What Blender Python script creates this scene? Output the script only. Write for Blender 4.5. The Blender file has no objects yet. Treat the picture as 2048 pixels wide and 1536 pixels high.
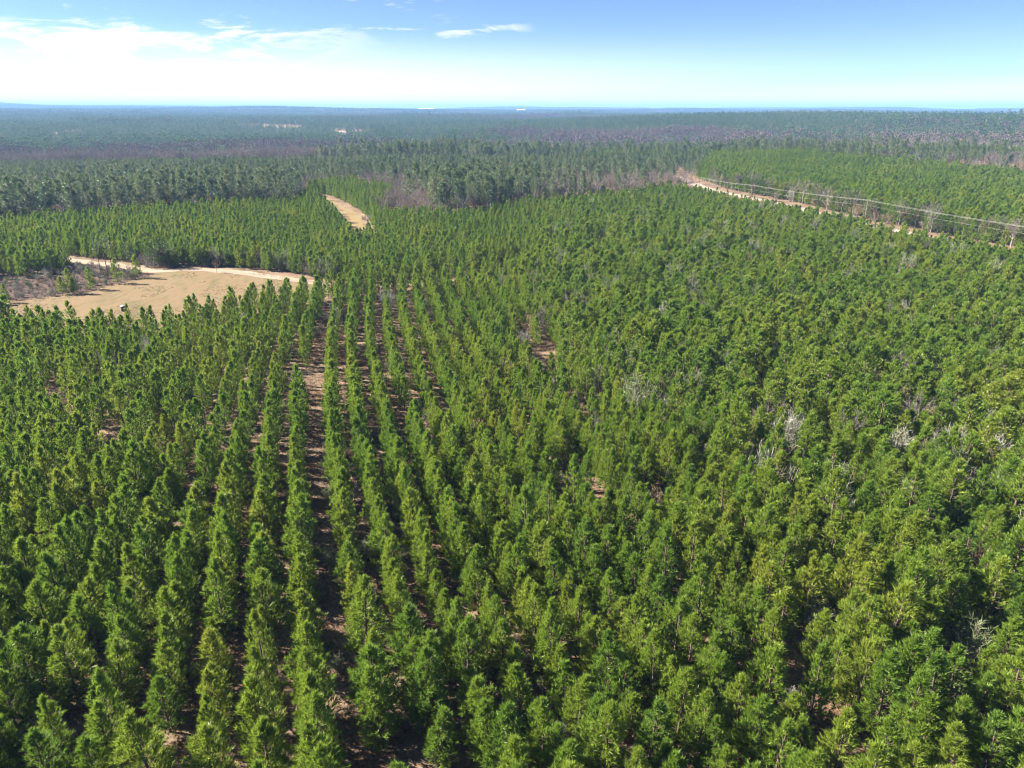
import bpy, math, random
import numpy as np

SC = bpy.context.scene
COL = SC.collection
R = math.radians
rng = np.random.default_rng(11)
random.seed(11)

# ------------------------------------------------------------------ camera
F_PX = 1422.0            # focal length in pixels of the 2048 wide photograph
PITCH = R(21.25)
CAM_H = 44.0
cam_d = bpy.data.cameras.new('camera')
cam_d.sensor_width = 36.0
cam_d.lens = 36.0 * F_PX / 2048.0
cam_d.clip_start = 0.5
cam_d.clip_end = 60000
cam = bpy.data.objects.new('camera', cam_d)
cam.location = (0, 0, CAM_H)
cam.rotation_euler = (math.pi / 2 - PITCH, 0, 0)
COL.objects.link(cam)
SC.camera = cam

# ------------------------------------------------------------------ light
SUN_EL, SUN_AZ = R(37), R(-80)          # azimuth clockwise from +Y: the sun stands to the left
world = bpy.data.worlds.new('World')
SC.world = world
world.use_nodes = True
SKY_STRENGTH = 0.05
SUN_STRENGTH = 5.0
EXPOSURE = 2.2
SC.view_settings.view_transform = 'Standard'
SC.view_settings.look = 'None'
SC.view_settings.exposure = EXPOSURE
SC.view_settings.gamma = 1.0


def build_world():
    nt = world.node_tree
    nt.nodes.clear()
    N, L = nt.nodes.new, nt.links.new
    out = N('ShaderNodeOutputWorld')
    bg = N('ShaderNodeBackground')
    bg.inputs['Strength'].default_value = SKY_STRENGTH
    sky = N('ShaderNodeTexSky')
    sky.sky_type = 'NISHITA'
    sky.sun_disc = False
    sky.sun_elevation = SUN_EL
    sky.sun_rotation = SUN_AZ % (2 * math.pi)
    sky.altitude = 3000
    sky.air_density = 0.5
    sky.dust_density = 0.15
    sky.ozone_density = 2.2
    # thin high cloud: noise over azimuth and elevation of the sky direction
    tc = N('ShaderNodeTexCoord')
    sep = N('ShaderNodeSeparateXYZ')
    L(tc.outputs['Generated'], sep.inputs[0])

    def m(op, a, b=None, c=None):
        n = N('ShaderNodeMath')
        n.operation = op
        for k, v in enumerate((a, b, c)):
            if v is None:
                continue
            if isinstance(v, (int, float)):
                n.inputs[k].default_value = v
            else:
                L(v, n.inputs[k])
        return n.outputs[0]

    def ramp(v, a, b, lo=0.0, hi=1.0):
        n = N('ShaderNodeMapRange')
        n.interpolation_type = 'SMOOTHSTEP'
        L(v, n.inputs[0])
        n.inputs[1].default_value, n.inputs[2].default_value = a, b
        n.inputs[3].default_value, n.inputs[4].default_value = lo, hi
        return n.outputs[0]
    az = m('MULTIPLY', m('ARCTAN2', sep.outputs['X'], sep.outputs['Y']), 57.2958)
    el = m('MULTIPLY', m('ARCSINE', sep.outputs['Z']), 57.2958)
    cmb = N('ShaderNodeCombineXYZ')
    L(m('MULTIPLY', az, 0.16), cmb.inputs[0])
    L(m('MULTIPLY', el, 0.85), cmb.inputs[1])
    nz = N('ShaderNodeTexNoise')
    nz.inputs['Scale'].default_value = 1.0
    nz.inputs['Detail'].default_value = 9
    nz.inputs['Roughness'].default_value = 0.62
    nz.inputs['Distortion'].default_value = 0.5
    L(cmb.outputs[0], nz.inputs['Vector'])
    nv = nz.outputs['Fac']
    # bank of cloud on the left, its ragged top sinking towards the middle
    top = m('ADD', m('MULTIPLY', az, 0.006), 5.25)
    edge = m('ADD', m('SUBTRACT', top, el), m('MULTIPLY', m('SUBTRACT', nv, 0.5), 4.2))
    bank = ramp(edge, -0.2, 0.5)
    bank = m('MULTIPLY', bank, ramp(az, -4.0, -22.0))
    bank = m('MULTIPLY', bank, ramp(nv, 0.36, 0.58, 0.05, 1.0))
    # thin streak to the right of it
    st = m('SUBTRACT', 1.0, m('MULTIPLY', m('ABSOLUTE', m('SUBTRACT', el, 5.25)), 1.6))
    st = m('ADD', st, m('MULTIPLY', m('SUBTRACT', nv, 0.5), 7.0))
    streak = m('MULTIPLY', ramp(st, 0.6, 1.5), m('MULTIPLY', ramp(az, -14, -9), ramp(az, 2.5, -1.5)))
    # scattered wisps high on the left, out of frame too
    wisp = m('MULTIPLY', ramp(nv, 0.56, 0.68), m('MULTIPLY', ramp(el, 3.5, 6.0), ramp(az, 0.0, -12.0)))
    cl = m('MAXIMUM', m('MAXIMUM', bank, m('MULTIPLY', streak, 0.75)), m('MULTIPLY', wisp, 0.7))
    # thin veil of high cloud, whiter low down and towards the sun
    veil = m('MULTIPLY', ramp(el, 5.6, 0.2), ramp(az, 34, -16, 0.12, 0.95))
    cl = m('MAXIMUM', cl, m('ADD', veil, m('MULTIPLY', cl, 0.25)))
    cl = m('MINIMUM', m('MAXIMUM', cl, ramp(el, 2.6, 0.0, 0.0, 0.7)), 1.0)
    mix = N('ShaderNodeMix')
    mix.data_type = 'RGBA'
    L(m('MULTIPLY', cl, 0.85), mix.inputs[0])
    L(sky.outputs[0], mix.inputs[6])
    mix.inputs[7].default_value = (6.4, 6.2, 6.1, 1)
    L(mix.outputs[2], bg.inputs[0])
    L(bg.outputs[0], out.inputs[0])


build_world()
sun_d = bpy.data.lights.new('sun', 'SUN')
sun_d.energy = SUN_STRENGTH
sun_d.angle = R(0.53)
sun_d.color = (1.0, 0.92, 0.79)
sun = bpy.data.objects.new('sun', sun_d)
sun.rotation_euler = (math.pi / 2 - SUN_EL, 0, math.pi - SUN_AZ)
sun.location = (-60, 20, 120)
COL.objects.link(sun)

SC.render.engine = 'CYCLES'
SC.cycles.pixel_filter_type = 'BLACKMAN_HARRIS'
SC.cycles.filter_width = 1.15
SC.cycles.use_denoising = True
SC.cycles.denoiser = 'OPENIMAGEDENOISE'
SC.cycles.denoising_input_passes = 'RGB_ALBEDO_NORMAL'
SC.cycles.max_bounces = 6
SC.cycles.diffuse_bounces = 3
SC.cycles.glossy_bounces = 2
SC.cycles.transmission_bounces = 3
SC.cycles.transparent_max_bounces = 4
SC.cycles.volume_bounces = 0
SC.cycles.caustics_reflective = False
SC.cycles.caustics_refractive = False
SC.cycles.sample_clamp_indirect = 4.0

# ------------------------------------------------------------------ pixels <-> ground
CP, SP = math.cos(PITCH), math.sin(PITCH)


def ray(px, py):
    u, v = (px - 1024.0) / F_PX, -(py - 768.0) / F_PX
    return np.array([u, CP + v * SP, -SP + v * CP])


def at(px, py, z=0.0):
    d = ray(px, py)
    t = (z - CAM_H) / d[2]
    return d[0] * t, d[1] * t


def proj(x, y, z):
    x, y, z = np.asarray(x, float), np.asarray(y, float), np.asarray(z, float) - CAM_H
    dep = y * CP - z * SP
    up = y * SP + z * CP
    dep = np.maximum(dep, 1e-3)
    return 1024 + F_PX * x / dep, 768 - F_PX * up / dep


def smooth(a, b, v):
    t = np.clip((v - a) / (b - a), 0, 1)
    return t * t * (3 - 2 * t)


BUMPS = [(430, 760, 17, 190), (900, 1500, 22, 380), (-2400, 5200, 25, 1100)]


def height(x, y):
    x, y = np.asarray(x, float), np.asarray(y, float)
    d = np.hypot(x, y)
    w1 = smooth(560, 900, d)
    h = w1 * (-13 + 17 * smooth(950, 1750, d + 120 * np.sin(x / 420)) + 4 * np.sin(x / 310 + 0.7) * np.cos(y / 270 + 0.4) + 3 * np.sin(x / 190 - y / 240))
    w2 = smooth(1800, 5200, d)
    h = h + w2 * (2 + 11 * np.sin(x / 1300 + 1.2) * np.sin(y / 700) + 6 * np.sin(x / 620 + y / 500))
    w3 = smooth(5500, 12000, d)
    az = np.arctan2(x, np.maximum(y, 1e-6))
    h = h + w3 * (14 + 75 * smooth(-0.15, -0.75, az) + 10 * np.sin(az * 17 + 1) + 6 * np.sin(az * 41 + 2))
    for bx, by, bh, bs in BUMPS:
        h = h + bh * np.exp(-((x - bx) ** 2 + (y - by) ** 2) / (2 * bs * bs)) * smooth(520, 640, d)
    return h


def at_terrain(px, py):
    d = ray(px, py)
    t = np.concatenate([np.arange(30, 3000, 2.0), np.arange(3000, 20000, 20.0)])
    x, y, z = d[0] * t, d[1] * t, CAM_H + d[2] * t
    k = np.nonzero(z < height(x, y))[0]
    k = k[0] if len(k) else len(t) - 1
    return x[k], y[k]


def inside(poly, x, y):
    x, y = np.asarray(x, float), np.asarray(y, float)
    r = np.zeros(x.shape, bool)
    n = len(poly)
    for i in range(n):
        x1, y1 = poly[i]
        x2, y2 = poly[(i + 1) % n]
        if y1 == y2:
            continue
        c = ((y1 > y) != (y2 > y)) & (x < (x2 - x1) * (y - y1) / (y2 - y1) + x1)
        r ^= c
    return r


def line_dist(pl, x, y):
    x, y = np.asarray(x, float), np.asarray(y, float)
    best = np.full(x.shape, 1e9)
    for (x1, y1), (x2, y2) in zip(pl[:-1], pl[1:]):
        dx, dy = x2 - x1, y2 - y1
        t = np.clip(((x - x1) * dx + (y - y1) * dy) / (dx * dx + dy * dy), 0, 1)
        best = np.minimum(best, np.hypot(x - x1 - t * dx, y - y1 - t * dy))
    return best


def vnoise(x, y, s, seed=0):
    """smooth value noise 0..1"""
    x, y = np.asarray(x, float) / s, np.asarray(y, float) / s
    xi, yi = np.floor(x).astype(np.int64), np.floor(y).astype(np.int64)
    fx, fy = x - xi, y - yi
    fx, fy = fx * fx * (3 - 2 * fx), fy * fy * (3 - 2 * fy)

    def hsh(a, b):
        n = (a * 374761393 + b * 668265263 + seed * 1442695041) & 0xFFFFFFFF
        n = ((n ^ (n >> 13)) * 1274126177) & 0xFFFFFFFF
        return ((n ^ (n >> 16)) & 0xFFFF) / 65535.0
    return (hsh(xi, yi) * (1 - fx) + hsh(xi + 1, yi) * fx) * (1 - fy) + \
           (hsh(xi, yi + 1) * (1 - fx) + hsh(xi + 1, yi + 1) * fx) * fy


# ------------------------------------------------------------------ materials
def new_mat(name):
    m = bpy.data.materials.new(name)
    m.use_nodes = True
    nt = m.node_tree
    nt.nodes.clear()
    return m, nt, nt.nodes.new, nt.links.new


def foliage(name, cols, trans=0.3, rough=0.5, spec=0.35, island=0.35, patch=18.0, by_tree=1.0):
    """leaf or needle material; colour varies by tree, by leaf and slowly by place"""
    m, nt, N, L = new_mat(name)
    out = N('ShaderNodeOutputMaterial')
    oi, ge = N('ShaderNodeObjectInfo'), N('ShaderNodeNewGeometry')
    ns = N('ShaderNodeTexNoise')
    ns.inputs['Scale'].default_value = 1.0 / patch
    ns.inputs['Detail'].default_value = 2
    L(ge.outputs['Position'], ns.inputs['Vector'])
    mx = N('ShaderNodeMath')
    mx.operation = 'MULTIPLY_ADD'
    L(ns.outputs['Fac'], mx.inputs[0])
    mx.inputs[1].default_value = 1.3
    mx.inputs[2].default_value = -0.65 + 0.5 * (1 - by_tree)
    ad = N('ShaderNodeMath')
    ad.operation = 'MULTIPLY_ADD'
    L(oi.outputs['Random'], ad.inputs[0])
    ad.inputs[1].default_value = by_tree
    L(mx.outputs[0], ad.inputs[2])
    cr = N('ShaderNodeValToRGB')
    el = cr.color_ramp.elements
    el[0].color, el[-1].color = (*cols[0], 1), (*cols[-1], 1)
    for k, c in enumerate(cols[1:-1]):
        e = el.new((k + 1) / (len(cols) - 1))
        e.color = (*c, 1)
    L(ad.outputs[0], cr.inputs[0])
    mr = N('ShaderNodeMapRange')
    L(ge.outputs['Random Per Island'], mr.inputs[0])
    mr.inputs[3].default_value, mr.inputs[4].default_value = 1 - island, 1 + island
    vm = N('ShaderNodeVectorMath')
    vm.operation = 'SCALE'
    L(cr.outputs[0], vm.inputs[0])
    L(mr.outputs[0], vm.inputs['Scale'])
    p = N('ShaderNodeBsdfPrincipled')
    p.inputs['Roughness'].default_value = rough
    p.inputs['Specular IOR Level'].default_value = spec
    L(vm.outputs[0], p.inputs['Base Color'])
    tr = N('ShaderNodeBsdfTranslucent')            # light that passes through the needle or leaf
    tv = N('ShaderNodeVectorMath')
    tv.operation = 'SCALE'
    L(vm.outputs[0], tv.inputs[0])
    tv.inputs['Scale'].default_value = trans
    L(tv.outputs[0], tr.inputs[0])
    mix = N('ShaderNodeAddShader')
    L(p.outputs[0], mix.inputs[0])
    L(tr.outputs[0], mix.inputs[1])
    L(mix.outputs[0], out.inputs[0])
    return m


def ground_mat(name, cols, s1=0.25, s2=4.0, rough=0.95, bump=0.3, stops=None, stretch=None):
    m, nt, N, L = new_mat(name)
    out = N('ShaderNodeOutputMaterial')
    ge = N('ShaderNodeNewGeometry')
    vec = ge.outputs['Position']
    if stretch:
        mp = N('ShaderNodeMapping')
        L(vec, mp.inputs[0])
        mp.inputs['Rotation'].default_value = (0, 0, stretch[0])
        mp.inputs['Scale'].default_value = (stretch[1], stretch[2], 1)
        vec = mp.outputs[0]
    a, b = N('ShaderNodeTexNoise'), N('ShaderNodeTexNoise')
    for n, s in ((a, s1), (b, s2)):
        n.inputs['Scale'].default_value = s
        n.inputs['Detail'].default_value = 6
        n.inputs['Roughness'].default_value = 0.65
        L(vec, n.inputs['Vector'])
    mx = N('ShaderNodeMix')
    mx.inputs[0].default_value = 0.42
    L(a.outputs['Fac'], mx.inputs[2])
    L(b.outputs['Fac'], mx.inputs[3])
    cr = N('ShaderNodeValToRGB')
    el = cr.color_ramp.elements
    st = stops or [0.34 + 0.34 * k / (len(cols) - 1) for k in range(len(cols))]
    el[0].position, el[-1].position = st[0], st[-1]
    el[0].color, el[-1].color = (*cols[0], 1), (*cols[-1], 1)
    for k, c in enumerate(cols[1:-1]):
        e = el.new(st[k + 1])
        e.color = (*c, 1)
    L(mx.outputs[0], cr.inputs[0])
    p = N('ShaderNodeBsdfPrincipled')
    p.inputs['Roughness'].default_value = rough
    p.inputs['Specular IOR Level'].default_value = 0.15
    L(cr.outputs[0], p.inputs['Base Color'])
    bp = N('ShaderNodeBump')
    bp.inputs['Strength'].default_value = bump
    bp.inputs['Distance'].default_value = 0.15
    L(b.outputs['Fac'], bp.inputs['Height'])
    L(bp.outputs[0], p.inputs['Normal'])
    L(p.outputs[0], out.inputs[0])
    return m


def plain(name, col, rough=0.7, metal=0.0):
    m, nt, N, L = new_mat(name)
    out = N('ShaderNodeOutputMaterial')
    p = N('ShaderNodeBsdfPrincipled')
    tcn = N('ShaderNodeTexCoord')
    ns = N('ShaderNodeTexNoise')
    ns.inputs['Scale'].default_value = 6
    ns.inputs['Detail'].default_value = 5
    L(tcn.outputs['Object'], ns.inputs['Vector'])
    mr = N('ShaderNodeMapRange')
    L(ns.outputs['Fac'], mr.inputs[0])
    mr.inputs[3].default_value, mr.inputs[4].default_value = 0.75, 1.25
    vm = N('ShaderNodeVectorMath')
    vm.operation = 'SCALE'
    vm.inputs[0].default_value = col
    L(mr.outputs[0], vm.inputs['Scale'])
    L(vm.outputs[0], p.inputs['Base Color'])
    p.inputs['Roughness'].default_value = rough
    p.inputs['Metallic'].default_value = metal
    L(p.outputs[0], out.inputs[0])
    return m


M_NEEDLE = foliage('young_pine_needles', [(0.068, 0.120, 0.017), (0.095, 0.150, 0.017), (0.122, 0.168, 0.020), (0.154, 0.180, 0.024)], 0.80, 0.45, 0.32, by_tree=0.6)
M_TALL = foliage('mature_pine_needles', [(0.040, 0.070, 0.024), (0.060, 0.090, 0.030), (0.088, 0.112, 0.042)], 0.6, 0.5, 0.4)
M_LEAF = foliage('evergreen_leaves', [(0.025, 0.045, 0.014), (0.045, 0.070, 0.018), (0.075, 0.095, 0.028)], 0.3, 0.55, 0.15)
M_FARGREEN = foliage('far_conifer_foliage', [(0.028, 0.056, 0.024), (0.042, 0.076, 0.030), (0.066, 0.098, 0.040)], 0.5, 0.7, 0.2, patch=220.0)
M_TWIG = foliage('bare_grey_twigs', [(0.10, 0.088, 0.082), (0.145, 0.125, 0.115), (0.19, 0.165, 0.145)], 0.15, 0.8, 0.2, island=0.3)
M_TANTWIG = foliage('bare_tan_twigs', [(0.15, 0.11, 0.075), (0.20, 0.15, 0.10), (0.22, 0.15, 0.09)], 0.15, 0.8, 0.2, island=0.3)
M_PALE = foliage('pale_lichened_twigs', [(0.15, 0.155, 0.125), (0.20, 0.20, 0.165), (0.24, 0.235, 0.20)], 0.25, 0.7, 0.3, island=0.25)
M_PALEGREEN = foliage('pale_grey_green_leaves', [(0.095, 0.125, 0.055), (0.125, 0.15, 0.072), (0.145, 0.16, 0.095)], 0.3, 0.6, 0.3)
M_RUST = foliage('dead_rust_needles', [(0.26, 0.085, 0.025), (0.30, 0.11, 0.035), (0.28, 0.13, 0.05)], 0.25, 0.7, 0.2)
M_YELLOW = foliage('yellowing_leaves', [(0.30, 0.24, 0.03), (0.36, 0.28, 0.04), (0.33, 0.22, 0.05)], 0.3, 0.5, 0.3)
M_DRY = foliage('dry_grass_blades', [(0.19, 0.125, 0.075), (0.27, 0.195, 0.12), (0.32, 0.25, 0.17)], 0.3, 0.8, 0.2)
M_STRAW = foliage('fallen_brown_needles', [(0.12, 0.055, 0.032), (0.18, 0.095, 0.055), (0.24, 0.16, 0.10)], 0.15, 0.8, 0.2)
M_BARK = plain('pine_bark', (0.12, 0.085, 0.065), 0.9)
M_GREYBARK = plain('grey_bark', (0.24, 0.21, 0.19), 0.9)
M_GROUND = ground_mat('forest_floor', [(0.055, 0.038, 0.027), (0.130, 0.084, 0.056), (0.200, 0.146, 0.098), (0.27, 0.215, 0.155)], 0.13, 2.6, bump=0.6)
M_FIELD = ground_mat('dry_field_grass', [(0.084, 0.074, 0.032), (0.118, 0.094, 0.046), (0.165, 0.116, 0.066), (0.135, 0.104, 0.052), (0.104, 0.098, 0.038)], 0.055, 0.45, bump=0.4, stops=[0.36, 0.44, 0.51, 0.58, 0.66], stretch=(R(28), 1.0, 0.30))
M_SAND = ground_mat('pale_sand_track', [(0.20, 0.145, 0.105), (0.27, 0.205, 0.155), (0.32, 0.25, 0.20)], 0.2, 1.5, bump=0.2)
M_REDSAND = ground_mat('pinkish_sand_road', [(0.22, 0.165, 0.135), (0.30, 0.235, 0.20), (0.36, 0.30, 0.26)], 0.12, 0.9, bump=0.2)
M_CUT = ground_mat('cutover_debris', [(0.026, 0.018, 0.014), (0.056, 0.034, 0.026), (0.090, 0.062, 0.048), (0.13, 0.105, 0.085)], 0.16, 1.3, bump=0.8)
M_LANE = ground_mat('mown_lane_grass', [(0.15, 0.108, 0.048), (0.19, 0.14, 0.068), (0.22, 0.155, 0.10)], 0.08, 0.6, bump=0.3)


# ------------------------------------------------------------------ mesh helpers
class MB:
    """collects triangles and quads in several materials, built as one mesh"""

    def __init__(self):
        self.v, self.f, self.m, self.n = [], [], [], 0

    def add(self, verts, faces, mi=0):
        verts = np.asarray(verts, float).reshape(-1, 3)
        faces = np.asarray(faces, int)
        self.v.append(verts)
        self.f.append(faces + self.n)
        self.m.append(np.full(len(faces), mi))
        self.n += len(verts)

    def blades(self, base, direc, length, width, mi=0, r=rng, quad=False):
        base, direc = np.asarray(base, float), np.asarray(direc, float)
        n = len(base)
        direc = direc / np.maximum(np.linalg.norm(direc, axis=1, keepdims=True), 1e-6)
        rv = r.normal(size=(n, 3))
        side = np.cross(direc, rv)
        side /= np.maximum(np.linalg.norm(side, axis=1, keepdims=True), 1e-6)
        length = np.broadcast_to(length, (n,))[:, None]
        width = np.broadcast_to(width, (n,))[:, None]
        if quad:
            mid = base + direc * length * 0.5
            v = np.stack([base, mid - side * width / 2, base + direc * length, mid + side * width / 2], 1)
            self.add(v.reshape(-1, 3), np.arange(4 * n).reshape(-1, 4), mi)
        else:
            v = np.stack([base - side * width / 2, base + side * width / 2, base + direc * length], 1)
            self.add(v.reshape(-1, 3), np.arange(3 * n).reshape(-1, 3), mi)

    def tube(self, pts, radii, sides=6, mi=0):
        pts = np.asarray(pts, float)
        n = len(pts)
        rings = []
        for i in range(n):
            t = pts[min(i + 1, n - 1)] - pts[max(i - 1, 0)]
            t /= max(np.linalg.norm(t), 1e-9)
            a = np.cross(t, (0.31, 0.87, 0.38) if abs(t[2]) > 0.8 else (0, 0, 1))
            a /= np.linalg.norm(a)
            b = np.cross(t, a)
            an = np.arange(sides) * 2 * math.pi / sides
            rings.append(pts[i] + radii[i] * (np.cos(an)[:, None] * a + np.sin(an)[:, None] * b))
        fs = []
        for i in range(n - 1):
            for k in range(sides):
                k2 = (k + 1) % sides
                fs.append((i * sides + k, i * sides + k2, (i + 1) * sides + k2, (i + 1) * sides + k))
        self.add(np.concatenate(rings), fs, mi)

    def box(self, c, s, mi=0, rz=0.0):
        c, s = np.asarray(c, float), np.asarray(s, float) / 2
        k = np.array([[x, y, z] for z in (-1, 1) for y in (-1, 1) for x in (-1, 1)], float) * s
        ca, sa = math.cos(rz), math.sin(rz)
        k = np.stack([k[:, 0] * ca - k[:, 1] * sa, k[:, 0] * sa + k[:, 1] * ca, k[:, 2]], 1) + c
        self.add(k, [(0, 2, 3, 1), (4, 5, 7, 6), (0, 1, 5, 4), (2, 6, 7, 3), (0, 4, 6, 2), (1, 3, 7, 5)], mi)

    def mesh(self, name, mats):
        me = bpy.data.meshes.new(name)
        v = np.concatenate(self.v)
        sizes = np.concatenate([np.full(len(f), f.shape[1]) for f in self.f])
        loops = np.concatenate([f.ravel() for f in self.f])
        me.vertices.add(len(v))
        me.vertices.foreach_set('co', v.ravel().astype(np.float32))
        me.loops.add(len(loops))
        me.loops.foreach_set('vertex_index', loops.astype(np.int32))
        me.polygons.add(len(sizes))
        me.polygons.foreach_set('loop_start', np.concatenate([[0], np.cumsum(sizes)[:-1]]).astype(np.int32))
        me.polygons.foreach_set('material_index', np.concatenate(self.m).astype(np.int32))
        me.update(calc_edges=True)
        me.validate()
        for m in (mats if isinstance(mats, (list, tuple)) else [mats]):
            me.materials.append(m)
        return me


def link(name, me, parent=None, **props):
    o = bpy.data.objects.new(name, me)
    COL.objects.link(o)
    if parent is not None:
        o.parent = parent
    for k, v in props.items():
        o[k] = v
    return o


def thing(name, loc, label, category, group=None, rz=0.0, scale=1.0):
    o = bpy.data.objects.new(name, None)
    o.empty_display_size = 0.3
    COL.objects.link(o)
    o.location = loc
    o.rotation_euler = (0, 0, rz)
    o.scale = (scale,) * 3 if isinstance(scale, (int, float)) else scale
    o['label'], o['category'] = label, category
    if group:
        o['group'] = group
    return o


def scatter(name, protos, P, rot, scl, idx, label, category):
    """one object holding uncountable growth: points that carry instances of the given meshes"""
    P = np.asarray(P, np.float32)
    n = len(P)
    me = bpy.data.meshes.new(name)
    me.vertices.add(n)
    me.vertices.foreach_set('co', P.ravel())
    for nm, ty, val in (('rot', 'FLOAT_VECTOR', rot), ('scl', 'FLOAT_VECTOR', scl)):
        a = me.attributes.new(nm, ty, 'POINT')
        a.data.foreach_set('vector', np.asarray(val, np.float32).ravel())
    a = me.attributes.new('idx', 'INT', 'POINT')
    a.data.foreach_set('value', np.asarray(idx, np.int32))
    ng = bpy.data.node_groups.new(name, 'GeometryNodeTree')
    ng.interface.new_socket('Geometry', in_out='INPUT', socket_type='NodeSocketGeometry')
    ng.interface.new_socket('Geometry', in_out='OUTPUT', socket_type='NodeSocketGeometry')
    N, L = ng.nodes.new, ng.links.new
    gi, go, jn = N('NodeGroupInput'), N('NodeGroupOutput'), N('GeometryNodeJoinGeometry')

    def attr(nm, ty):
        q = N('GeometryNodeInputNamedAttribute')
        q.data_type = ty
        q.inputs[0].default_value = nm
        return q.outputs[0]
    ar, asc, ai = attr('rot', 'FLOAT_VECTOR'), attr('scl', 'FLOAT_VECTOR'), attr('idx', 'INT')
    for k, pm in enumerate(protos):
        po = bpy.data.objects.new(pm.name, pm)
        ob = N('GeometryNodeObjectInfo')
        ob.inputs[0].default_value = po
        ob.inputs['As Instance'].default_value = True
        cmpn = N('FunctionNodeCompare')
        cmpn.data_type, cmpn.operation = 'INT', 'EQUAL'
        L(ai, cmpn.inputs[2])
        cmpn.inputs[3].default_value = k
        ip = N('GeometryNodeInstanceOnPoints')
        L(gi.outputs[0], ip.inputs['Points'])
        L(cmpn.outputs[0], ip.inputs['Selection'])
        L(ob.outputs['Geometry'], ip.inputs['Instance'])
        L(ar, ip.inputs['Rotation'])
        L(asc, ip.inputs['Scale'])
        L(ip.outputs[0], jn.inputs[0])
    L(jn.outputs[0], go.inputs[0])
    o = link(name, me)
    md = o.modifiers.new('scatter', 'NODES')
    md.node_group = ng
    o['kind'], o['label'], o['category'] = 'stuff', label, category
    return o


# ------------------------------------------------------------------ plant meshes
def unit(v):
    v = np.asarray(v, float)
    return v / max(np.linalg.norm(v), 1e-9)


def young_pine(seed, h=7.0, rad=1.65, dens=1.0, nb=20, lw=0.046):
    """returns (crown MB, trunk MB): whorls of up-sweeping branches set with needle brushes"""
    r = np.random.default_rng(seed)
    cr, tk = MB(), MB()
    bend = r.normal(size=2) * 0.10

    def axis(z):
        t = z / h
        return np.array([bend[0] * t * t, bend[1] * t * t, z])
    zs = np.linspace(0, h * 0.97, 8)
    tk.tube([axis(z) for z in zs], [0.10 * (1 - z / h) ** 0.8 + 0.012 for z in zs], 7)
    zb = h * r.uniform(0.05, 0.09)
    nw = int(15 * dens)
    lops = r.uniform(0, 6.28, 3)
    B, D, LN = [], [], []
    for wi in range(nw):
        t = (wi + r.uniform(0.2, 0.8)) / nw
        z0 = zb + (h * 0.93 - zb) * t
        prof = (1 - t) ** 0.62 * min(1.0, 0.72 + t * 1.6)
        for b in range(r.integers(6, 9)):
            a = r.uniform(0, 6.28)
            ln = max(0.28, rad * prof * r.uniform(0.70, 1.15) * (1 + 0.13 * math.cos(a - lops[0]) + 0.10 * math.cos(2 * a - lops[1] + 2 * t)))
            el0 = R(4 + 46 * t + r.normal() * 9)
            out = np.array([math.cos(a), math.sin(a), 0.0])
            p = axis(z0 + r.normal() * 0.08)
            pts = [p]
            nseg = 5
            for s in range(nseg):
                e = el0 + R(38) * (s / nseg) ** 1.3
                p = p + (out * math.cos(e) + np.array([0, 0, math.sin(e)])) * ln / nseg / max(0.75, math.cos(el0))
                pts.append(p)
            tk.tube(pts, np.linspace(0.020, 0.006, len(pts)), 3)
            pts = np.array(pts)
            nt = max(3, int(ln * 5.2 * dens))
            for q in range(nt):
                f = 1.0 if q == 0 else r.uniform(0.12, 1.0) ** 0.6
                x = f * nseg
                i = min(int(x), nseg - 1)
                c = pts[i] + (pts[i + 1] - pts[i]) * (x - i)
                td = unit(pts[i + 1] - pts[i])
                if q:
                    sd = unit(np.cross(td, r.normal(size=3)))
                    c = c + sd * r.uniform(0.06, 0.34) * min(1.0, ln)
                    td = unit(td + sd * 0.7 + np.array([0, 0, 0.7]))
                k = nb
                dd = td + r.normal(size=(k, 3)) * 0.36 + np.array([0, 0, 0.15])
                B.append(c - td * 0.15 + td * r.uniform(0, 0.30, size=(k, 1)))
                D.append(dd)
                LN.append(r.uniform(0.24, 0.44, size=k))
    for q in range(int(9 * dens)):                     # leading shoot
        c = axis(h * (0.90 + 0.011 * q))
        k = nb + 3
        B.append(np.repeat(c[None], k, 0))
        D.append(np.array([0, 0, 1.0]) + r.normal(size=(k, 3)) * 0.36)
        LN.append(r.uniform(0.25, 0.42, size=k))
    B, D, LN = np.concatenate(B), np.concatenate(D), np.concatenate(LN)
    cr.blades(B, D, LN, lw, 0, r)
    return cr, tk


def merged(name, parts, mats):
    mb = MB()
    for k, p in enumerate(parts):
        off = mb.n
        for v, f in zip(p.v, p.f):
            mb.v.append(v)
            mb.f.append(f + off)
            mb.m.append(np.full(len(f), k))
        mb.n = off + p.n
    return mb.mesh(name, mats)


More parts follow.
